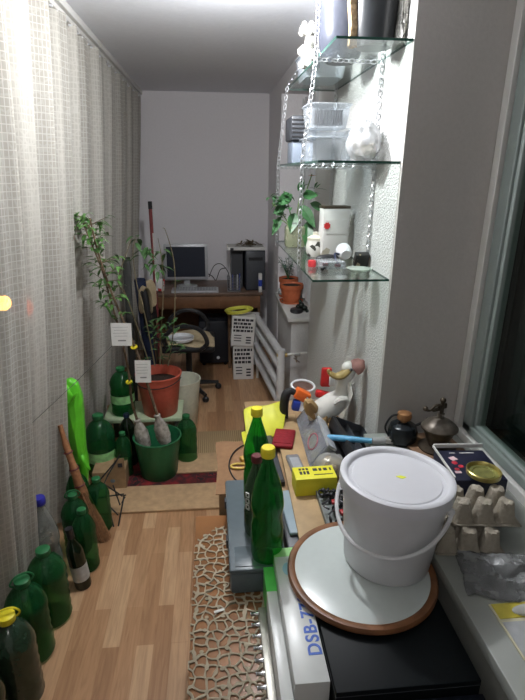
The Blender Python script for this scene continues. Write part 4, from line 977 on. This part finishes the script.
b=MB(); b.tube(catmull([D(334,404,-.04),D(341,399,-.05),D(347,400,-.045),D(344,409,-.04)],4),[.008,.014,.018,.020,.021,.021,.020,.019,.017,.015,.012,.009,.005],8,flat=.6); b.build('wing',mat('goose_white',(.6,.6,.6)),t,world=True)
brn=mat('ochre_feet',(.38,.24,.10),.6,var=.12)
for pts in ([D(318,415,-.02),D(314,408,-.03),D(308,402,-.03),D(310,412,-.03),D(316,418,-.03)],[D(326,414,-.04),D(324,420,-.045),D(322,426,-.045),D(328,424,-.045),D(330,417,-.04)]):
    b=MB(); b.tube(catmull(pts,4),[.014]*4+[.020]*4+[.020]*5+[.014]*4,8); b.build('foot',brn,t,world=True)
b=MB(); b.box((D(322,418).x,gy+.01,ZK+.045),(.10,.06,.085),bev=.01); o=b.build('grey_tin',mat('grey_tin',(.16,.16,.16),.5)); tag(o,'small grey tin under the goose figurine behind the tool cases','tin')
# red item
t=thing('red_lighter_pack','bright red plastic piece with a white panel behind the goose figurine','plastic piece',(P(328,390,yy=2.30).x,2.30,ZK)); yy=2.30
MB().box(P(326,377,yy=yy),(.05,.03,.10),rot=Euler((0,.05,0)),bev=.008).box(P(326,395,yy=yy),(.11,.04,.035),rot=Euler((0,.25,0)),bev=.008).build('body',redp,t,world=True)
MB().box(P(332,381,yy=yy-.018),(.03,.01,.05),bev=.004).build('panel',whitep,t,world=True)
MB().tube([P(326,400,yy=yy),(P(326,400,yy=yy).x,yy,ZK)],.015,8).build('post',redp,t,world=True)
# clear organiser case, standing tilted
t=thing('clear_organiser','clear plastic organiser case leaning on its long edge with dark dividers','case',(.378,1.90,ZK+.012),0,rot=Euler((0,.62,-.03)))
MB().bb(-.018,.018,-.21,.21,0.003,.118,bev=.004).build('shell',clear_box,t)
b=MB(); b.bb(-.021,-.018,-.20,.20,.01,.118); b.build('front_panel',see('grey_film',(.42,.43,.47),(.9,.9,.93),.25,.12),t)
b=MB()
for i in range(9): b.bb(-.016,.020,-.19+i*.047,-.185+i*.047,.01,.127)
b.build('divider',mat('dark_divider',(.09,.09,.11),.4),t)
b=MB(); b.tube([V(-.023,.05*math.cos(a)-.09,.062+.03*math.sin(a)) for a in [2*PI*k/20 for k in range(20)]],.002,5,closed=True); b.build('red_outline',mat('dull_red_print',(.4,.08,.1),.6),t)
MB().bb(-.021,.021,-.212,.212,.118,.130,bev=.003).build('lid',see('frosted_edge',(.5,.52,.55),(.9,.9,.9),.6,.2),t)
# black toolbox tray
t=thing('black_toolbox','black plastic tool tray with raised rims leaning against the textured wall','tool tray',(.545,1.80,ZK),.0,rot=Euler((.0,.42,0.05)))
b=MB(); b.bb(-.085,.085,-.15,.16,.055,.062); b.bb(-.085,-.078,-.15,.16,.062,.095).bb(.078,.085,-.15,.16,.062,.095).bb(-.085,.085,.153,.16,.062,.095).bb(-.085,.085,-.15,-.143,.062,.095).bb(-.003,.003,-.15,.16,.062,.085).bb(-.085,.085,0,.005,.062,.085)
b.build('tray',darkgrey,t,bev=.0015)
b=MB(); b.bb(-.088,-.066,-.155,.165,.055,.10,bev=.003); b.build('thick_rim',blackp,t)
b=MB(); b.bb(-.06,.09,-.13,.06,.0,.045,bev=.004); 
t2=thing('tool_case','closed black tool case lying flat under the leaning tray','case',(.50,1.83,ZK)); b.build('shell',blackp,t2); XF
# blue handled brush
t=thing('blue_brush','brush with a long sky blue handle lying above the tools behind the white bucket','brush',P(345,440,z=.80))
a=P(326,437,z=.795); c=P(372,441,z=.815)
MB().tube([a,a.lerp(c,.05),a.lerp(c,.5),c],[.004,.012,.013,.010],12).build('handle',mat('sky_blue',(.10,.35,.58),.4),t,world=True)
MB().tube([c,c+V(.05,-.002,.0)],[.014,.016],10).build('ferrule',mat('grey_bristle',(.35,.35,.35),.6),t,world=True)
b=MB(); 
for k in range(40):
    b.tube([c+V(.045,random.uniform(-.012,.012),random.uniform(-.012,.012)),c+V(.09,random.uniform(-.02,.02),random.uniform(-.018,.014))],.0015,4)
b.build('bristles',mat('pale_bristle',(.5,.48,.45),.8),t,world=True)
# paper slip by wall
t=thing('paper_slip','white folded paper slip leaning against the textured wall behind the tool tray','paper',(.60,2.14,ZK)); MB().box((.012,0,.095),(.002,.11,.19),rot=Euler((.35,.15,0))).build('slip',paper,t)
# metallic silver bar
c=P(293,468,PZ)
t=thing('silver_case','shiny silver plastic case lying on the pine plank before the red pouch','case',c+V(.012,0,0),.08); MB().box((0,0,.010),(.055,.15,.020),bev=.009,seg=4).build('shell',mat('silver_shell',(.45,.46,.48),.2,metal=.6),t)
MB().box((0,-.005,.0203),(.035,.10,.002),bev=.0005).build('window_strip',see('frost',(.5,.52,.55),(.9,.9,.9),.6,.15),t)
# yellow box
c=P(312,488,PZ)
t=thing('yellow_box','small yellow cardboard box with black print on the plank end before the white bucket','box',(c.x+.005,c.y,PZ),.03)
yb=mat('yellow_card',(.78,.72,.04),.5,var=.03)
MB().bb(-.075,.075,-.045,.035,0,.07,bev=.001).build('carton',yb,t)
b=MB()
for i in range(3): b.box((-.05+.013*i,-.005,.0705),(.009,.02,.001)); b.box((-.05+.013*i,.018,.0705),(.009,.012,.001))
for i,w in enumerate((.016,.010,.014,.006)): b.box((.005+.019*i,.012,.0705),(w,.016,.001))
b.box((.03,-.02,.0705),(.07,.004,.001)); b.build('print',ink,t)
# grey box beneath + screw tray
t=thing('hardware_tray','open tray full of dark metal hardware on the pine plank beside the white bucket','tray',(.392,1.435,PZ))
hm=mat('dark_hardware',(.07,.07,.075),.3,metal=.8,var=.5,scale=50)
b=MB(); b.bb(-.040,.105,-.12,.12,0,.004).bb(-.042,-.038,-.12,.12,0,.02).bb(.103,.107,-.12,.12,0,.02).bb(-.04,.107,.117,.121,0,.02).bb(-.04,.107,-.121,-.117,0,.02); b.build('tray',mat('grey_tray',(.20,.22,.21),.5),t)
b=MB()
for k in range(60):
    c=V(random.uniform(-.03,.09),random.uniform(-.105,.105),random.uniform(.010,.035)); ty=k%3; R=Euler((random.uniform(-1.5,1.5),random.uniform(-1.5,1.5),random.uniform(0,3)))
    M=R.to_matrix().to_4x4()
    if ty==0: b.lathe([(0,-.018),(.003,-.018),(.003,.014),(.008,.014),(.008,.019),(0,.021)],8,c,M)
    elif ty==1: b.tube([c+(M@V(.010*math.cos(a),.010*math.sin(a),0)) for a in [2*PI*i/10 for i in range(10)]],.0035,6,closed=True)
    else: b.sph(c,.009,seg=10)
o=b.build('hardware',hm,t); o['kind']='stuff'
b=MB(); b.box((.03,-.07,.042),(.05,.022,.014),rz=.3,bev=.004).box((.0,-.02,.044),(.02,.02,.012),bev=.004); b.build('red_part',mat('deep_red',(.35,.02,.02),.4),t)
# plastic bag with contents near bucket
t=thing('food_bag','clear plastic bag with pale yellow contents wedged behind the white bucket','bag',(.435,1.66,ZK+.001))
b=MB(); b.sph((0,0,.05),.052,(1.25,1.1,.92),seg=26,noise=.06); b.build('film',see('bag_film',(.6,.6,.58),(.93,.93,.9),.35,.15),t)
b=MB()
for k in range(16): b.sph((random.uniform(-.035,.035),random.uniform(-.03,.03),random.uniform(.02,.065)),.015,seg=9,noise=.12)
b.build('contents',mat('pale_yellow',(.55,.42,.20),.7,var=.3),t)
# white box with green ends and DSB lettering
wz=.136
t=thing('receiver_box','long white box with green far end and blue lettering lying under the wooden-rimmed disc','box',(.196,1.015,b0))
MB().bb(-.038,.042,-.225,.20,0,wz,bev=.003).build('carton',mat('glossy_white_card',(.60,.62,.60),.3,var=.02),t)
MB().bb(-.0385,.0425,.165,.2005,.0,wz+.0006).build('green_end',mat('green_card',(.30,.60,.22),.4),t)
text('lettering','DSB-770',.045,mat('blue_print',(.03,.10,.45),.5),t,Matrix.Translation((.037,-.160,wz+.0004))@RZ(PI/2),.0004)
b=MB(); b.lathe([(0,0),(.02,0),(.02,.0006),(0,.0006)],20,(.0,.115,wz+.0004),sy=1.3); b.build('blue_emblem',mat('light_blue_print',(.30,.50,.62),.5),t)
t=thing('thin_green_box','lower white box with bright green end beside the lettered box','box',(.142,1.02,b0))
MB().bb(-.0145,.0145,-.24,.16,0,.10,bev=.002).build('carton',mat('glossy_white_card',(.6,.6,.6)),t); MB().bb(-.015,.015,.07,.1605,.0,.1006).build('green_end',mat('vivid_green_card',(.12,.58,.12),.4),t)
# tuner with connectors
t=thing('tuner_board','narrow metal tuner strip with a row of silver connectors beside the white boxes','tuner',(.115,.97,b0))
MB().bb(-.010,.011,-.25,.13,0,.035,bev=.001).build('metal_strip',mat('dull_metal',(.35,.34,.30),.4,metal=.6),t)
for k in range(10):
    y=.12-k*.036
    MB().lathe([(0,0),(.0065,0),(.0065,.006),(.005,.007),(.005,.018),(.0058,.019),(.0058,.022),(0,.022)],12,(-.010,y,.022),RY(-PI/2)).build('connector',chrome,t)
# black box in front
t=thing('black_box','large plain black box under the disc, filling the near right of the table','box',(.41,.98,b0))
MB().bb(-.165,.165,-.215,.20,0,.133,bev=.002).build('carton',mat('black_card',(.003,.005,.006),.5,var=.1,spec=.2),t)
MB().bb(-.1655,.1655,-.2155,.2005,.118,.120).build('lid_seam',mat('seam_grey',(.05,.055,.06),.5),t)
t=thing('dark_blue_box','dark box lower and nearer than the black box at the bottom edge','box',(.40,.60,b0)); MB().bb(-.17,.18,-.17,.16,0,.10,bev=.003).build('carton',mat('navy_card',(.010,.014,.025),.5),t); MB().bb(-.171,.181,-.171,.161,.085,.087).build('lid_seam',mat('seam_grey',(.05,.055,.06),.5),t)
# disc with wooden rim
ZD=b0+wz+.001
t=thing('glass_disc','round white frosted glass disc with a brown wooden rim under the white bucket','lampshade',(.392,1.092,ZD))
MB().lathe([(.175,.002),(.180,0),(.198,0),(.205,.008),(.206,.014),(.202,.022),(.192,.024),(.184,.020),(.175,.012)],72).build('wooden_rim',mat('rim_wood',(.20,.085,.035),.4,var=.3,scale=16),t)
MB().lathe([(0,.006),(.185,.006),(.188,.014),(.186,.020),(.17,.0235),(.12,.0265),(0,.028)],72).build('frosted_glass',mat('frosted_white_glass',(.57,.62,.60),.25,var=.02,coat=.3),t)
# white bucket
ZW=ZD+.0265
t=thing('white_bucket','white lidded plastic bucket with a hanging handle standing on the frosted disc','bucket',(.472,1.126,ZW),rot=Euler((-.01,.03,0)))
bw=mat('white_bucket_plastic',(.66,.665,.68),.35,var=.015)
bh=.272; r0=.119; r1=.145
MB().lathe([(0,0),(r0-.004,0),(r0,.005),(r0+(r1-r0)*.72,bh*.72),(r1-.004,bh*.80),(r1-.002,bh*.86),(r1+.002,bh*.865),(r1+.002,bh*.885),(0,bh*.885)],72).build('body',bw,t)
MB().lathe([(r1+.001,bh*.86),(r1+.006,bh*.865),(r1+.0075,bh*.93),(r1+.007,bh*.99),(r1+.003,bh),(r1-.006,bh),(r1-.012,bh*.985),(r1-.016,bh*.955),(r1-.025,bh*.95),(r1-.028,bh*.96),(0,bh*.962)],80).build('lid',mat('lid_plastic',(.66,.665,.70),.4,var=.01),t)
# yellow blot on the lid
b=MB(); b.prism([(.013*math.cos(a)*(1+.2*math.sin(3*a)),.006*math.sin(a)*(1+.2*math.cos(4*a))) for a in [2*PI*k/18 for k in range(18)]],.0008,Matrix.Translation((.012,-.001,bh*.9620))@RZ(-.15)); b.build('yellow_mark',mat('yellow_mark',(.80,.85,.05),.5,var=.05),t)
# handle: hinge left and right, hanging at front-left
hp=[]
hz=bh*.80
A_=RZ(math.radians(-40))
for k in range(31):
    a=PI*k/30; R=r1+.008
    p=V(-R*math.cos(a),-R*math.sin(a)*.985,0); p.z=hz-.105*math.sin(a)**.8*1.0
    hp.append(A_@V(p.x,p.y,p.z))
hd_=MB().tube(hp,.0055,8).build('handle',bw,t)
for s in(-1,1):
    MB().sph(A_@V(s*(r1+.004),0,hz),.011,(1,1,1)).build('hinge',bw,hd_)
# ================================================================ NEAR SILL THINGS
# brown board with coffee mill
t=thing('cork_board','thin brown wooden board on the sill under the coffee mill','board',(.835,1.62,WZ),.0)
MB().box((.0,0,.007),(.20,.25,.012),rz=.12,bev=.002).build('board',mat('brown_board',(.20,.115,.065),.6,var=.15),t)
t=thing('coffee_mill','antique dark metal coffee mill with crank standing on the brown board','coffee grinder',(.835,1.625,WZ+.0135),.3)
iron=mat('cast_iron',(.075,.058,.042),.42,metal=.6,var=.3,bump=.2)
MB().lathe([(0,0),(.068,0),(.070,.006),(.05,.011),(.034,.014),(.036,.022),(.050,.055),(.060,.080),(.068,.084),(.068,.090),(0,.092)],36).build('body',iron,t)
MB().lathe([(.066,.090),(.060,.100),(.045,.112),(.024,.122),(.012,.126),(.012,.145),(0,.147)],32).build('dome',mat('worn_iron',(.13,.11,.09),.4,metal=.5,var=.3),t)
b=MB(); b.cyl((0,0,.145),.008,.05,12); b.box((.0,0,.175),(.035,.014,.02),bev=.003); b.sph((0,0,.198),.011); b.box((-.025,.0,.165),(.04,.012,.008)); b.build('spindle',iron,t)
b=MB(); b.tube(catmull([(0,0,.18),(-.03,0,.182),(-.055,0,.168),(-.075,0,.172)],4),.005,6); b.build('crank',iron,t)
MB().sph((-.078,0,.178),.010).build('crank_knob',iron,t)
# black kettle/iron with copper knob
t=thing('black_grinder','small black rounded pot with a copper knob lid in the corner of the sill','pot',(.725,1.70,WZ),.0)
MB().lathe([(0,0),(.045,0),(.056,.02),(.058,.05),(.05,.075),(.03,.088),(0,.09)],32).build('body',mat('black_enamel',(.012,.016,.02),.2),t)
MB().lathe([(.012,.086),(.012,.096),(.026,.102),(.030,.115),(.026,.128),(.012,.134),(0,.136)],28).build('copper_knob',mat('copper',(.40,.20,.09),.35,metal=.6),t)
MB().tube(catmull([(-.055,0,.03),(-.072,0,.07),(-.05,0,.115),(-.015,0,.12)],6),.004,6).tube(catmull([(.05,0,.07),(.075,-.01,.09),(.085,-.02,.11)],5),.005,6).build('handle',blackm,t)
# dark printed box with cherries, lid and egg cartons
t=thing('tea_box','dark blue printed box with a red fruit picture behind the egg cartons','box',(.820,1.362,WZ),-.06)
MB().bb(-.085,.085,-.09,.09,0,.105,bev=.004).build('carton',mat('dark_blue_card',(.015,.017,.04),.4,var=.2),t)
b=MB(); b.bb(-.086,.086,.095,.101,.11,.125,bev=.002); b.bb(-.088,-.083,-.09,.10,.112,.119); b.build('torn_edge',paper,t)
b=MB(); 
for x,y,r in ((-.045,.01,.010),(-.032,-.012,.009),(-.052,-.028,.008)): b.sph((x,y,.1055),r,(1,1,.2))
b.build('fruit_print',mat('cherry_print',(.50,.03,.05),.4),t)
b=MB(); b.box((-.04,.035,.1056),(.022,.022,.001),rz=.4).box((-.055,-.045,.1056),(.02,.012,.001)); b.build('pale_print',mat('pale_pink_print',(.7,.5,.52),.5),t)
b=MB(); b.box((.02,.07,.1056),(.05,.005,.001)).box((-.03,.07,.1056),(.02,.004,.001)); b.build('white_print',paper,t)
t=thing('jar_lid','gold metal jar lid lying upside up on the egg cartons','lid',(.812,1.265,WZ+.130),rot=Euler((0.0,.0,0)))
MB().lathe([(0,.003),(.045,.003),(.047,.0),(.050,.002),(.052,.016),(.049,.018),(.046,.014),(.044,.006),(0,.005)],44,(0,0,.0)).build('lid',mat('gold_lacquer',(.42,.36,.12),.3,metal=.7,var=.2),t)
b=MB(); b.lathe([(0,.0062),(.030,.0062),(.032,.0085),(.034,.0062),(.043,.0065)],36); b.build('seal',mat('olive_seal',(.22,.22,.07),.45,metal=.3,var=.3),t)
def eggcarton(loc,rot,label,nx,ny):
    t=thing('egg_carton',label,'egg carton',loc,rot=rot)
    s=.061
    def fn(u,v):
        x=(u-.5)*nx*s; y=(v-.5)*ny*s
        cxx=math.cos(PI*2*(x/s+nx/2)); cyy=math.cos(PI*2*(y/s+ny/2))
        h=.030-.026*(.5-.5*cxx)**.7*(.5-.5*cyy)**.7*1.0
        z=.060*min(1,2.3*((.5-.5*cxx)*(.5-.5*cyy))**.75)+.0035*math.sin(x*190)*math.cos(y*170)
        edge=min(u,1-u)*nx; e2=min(v,1-v)*ny
        return V(x*(1+.0),y,z)
    b=MB(); b.grid(fn,nx*14,ny*14); b.build('cups',pulp,t,solid=.0025)
    b=MB(); w=nx*s/2+.006; d=ny*s/2+.006
    b.bb(-w,w,-d,-d+.007,0,.004).bb(-w,w,d-.007,d,0,.004).bb(-w,-w+.007,-d,d,0,.004).bb(w-.007,w,-d,d,0,.004); b.build('rim',pulp,t,bev=.001)
    return t
pulp=mat('paper_pulp',(.34,.305,.245),.9,var=.07,bump=.5,scale=110)
eggcarton((.825,1.195,WZ+.128),Euler((PI+.05,.0,-.10)),'upper grey-beige egg carton directly under the gold jar lid',3,2) if False else None
eggcarton((.702,1.135,WZ+.002),Euler((0,0,-.12)),'lower grey-beige egg carton standing on the sill beside the white bucket',3,2)
eggcarton((.758,1.175,WZ+.065),Euler((.0,.0,-.10)),'upper grey-beige egg carton stacked on the lower one',3,2)
# crumpled translucent bag
t=thing('crumpled_bag','crumpled grey translucent plastic bag lying on the sill in front of the egg cartons','bag',(.765,.985,WZ),-.25)
b=MB(); rr=random.Random(9)
b.grid(lambda u,v:V(-.13+.26*u,-.085+.17*v,.004),22,16)
for v in b.bm.verts:
    e=max(0,1-(v.co.x/.135)**2)*max(0,1-(v.co.y/.09)**2); v.co.z+=e*(.022+.012*math.sin(v.co.x*70+v.co.y*40)+.008*math.sin(v.co.y*120)+rr.uniform(-.006,.006)); v.co.x+=rr.uniform(-.004,.004); v.co.y+=rr.uniform(-.004,.004)+.008*math.sin(v.co.x*45)
b.build('film',see('grey_film_bag',(.42,.43,.43),(.62,.63,.63),.28,.18,.4),t,solid=.0012)
# yellow packaged blister card
t=thing('blister_card','yellow and silver packaged card lying at the right edge of the sill','package',(.730,.845,WZ),.0)
MB().bb(-.075,.09,-.09,.06,0,.004,bev=.001).build('card',mat('yellow_white_card',(.55,.52,.36),.5),t)
MB().bb(-.07,.085,.015,.058,.0038,.0055).build('yellow_band',mat('mustard_print',(.55,.46,.06),.45),t)
MB().sph((.02,.03,.009),.02,(2.6,.9,.45),seg=24).build('blister',see('blister_plastic',(.55,.57,.60),(.85,.88,.9),.55,.1),t)
MB().bb(-.07,.085,-.088,.005,.0038,.0052).build('grey_panel',mat('silver_card',(.38,.39,.40),.35),t)
# ---- world
w=bpy.data.worlds.new('night'); scene.world=w; w.use_nodes=True
bgn=w.node_tree.nodes['Background']; bgn.inputs['Color'].default_value=(.10,.12,.16,1); bgn.inputs['Strength'].default_value=.06
vs_=scene.view_settings; vs_.view_transform='Standard'; vs_.look='None'; vs_.exposure=.28; vs_.gamma=1; vs_.use_curve_mapping=False
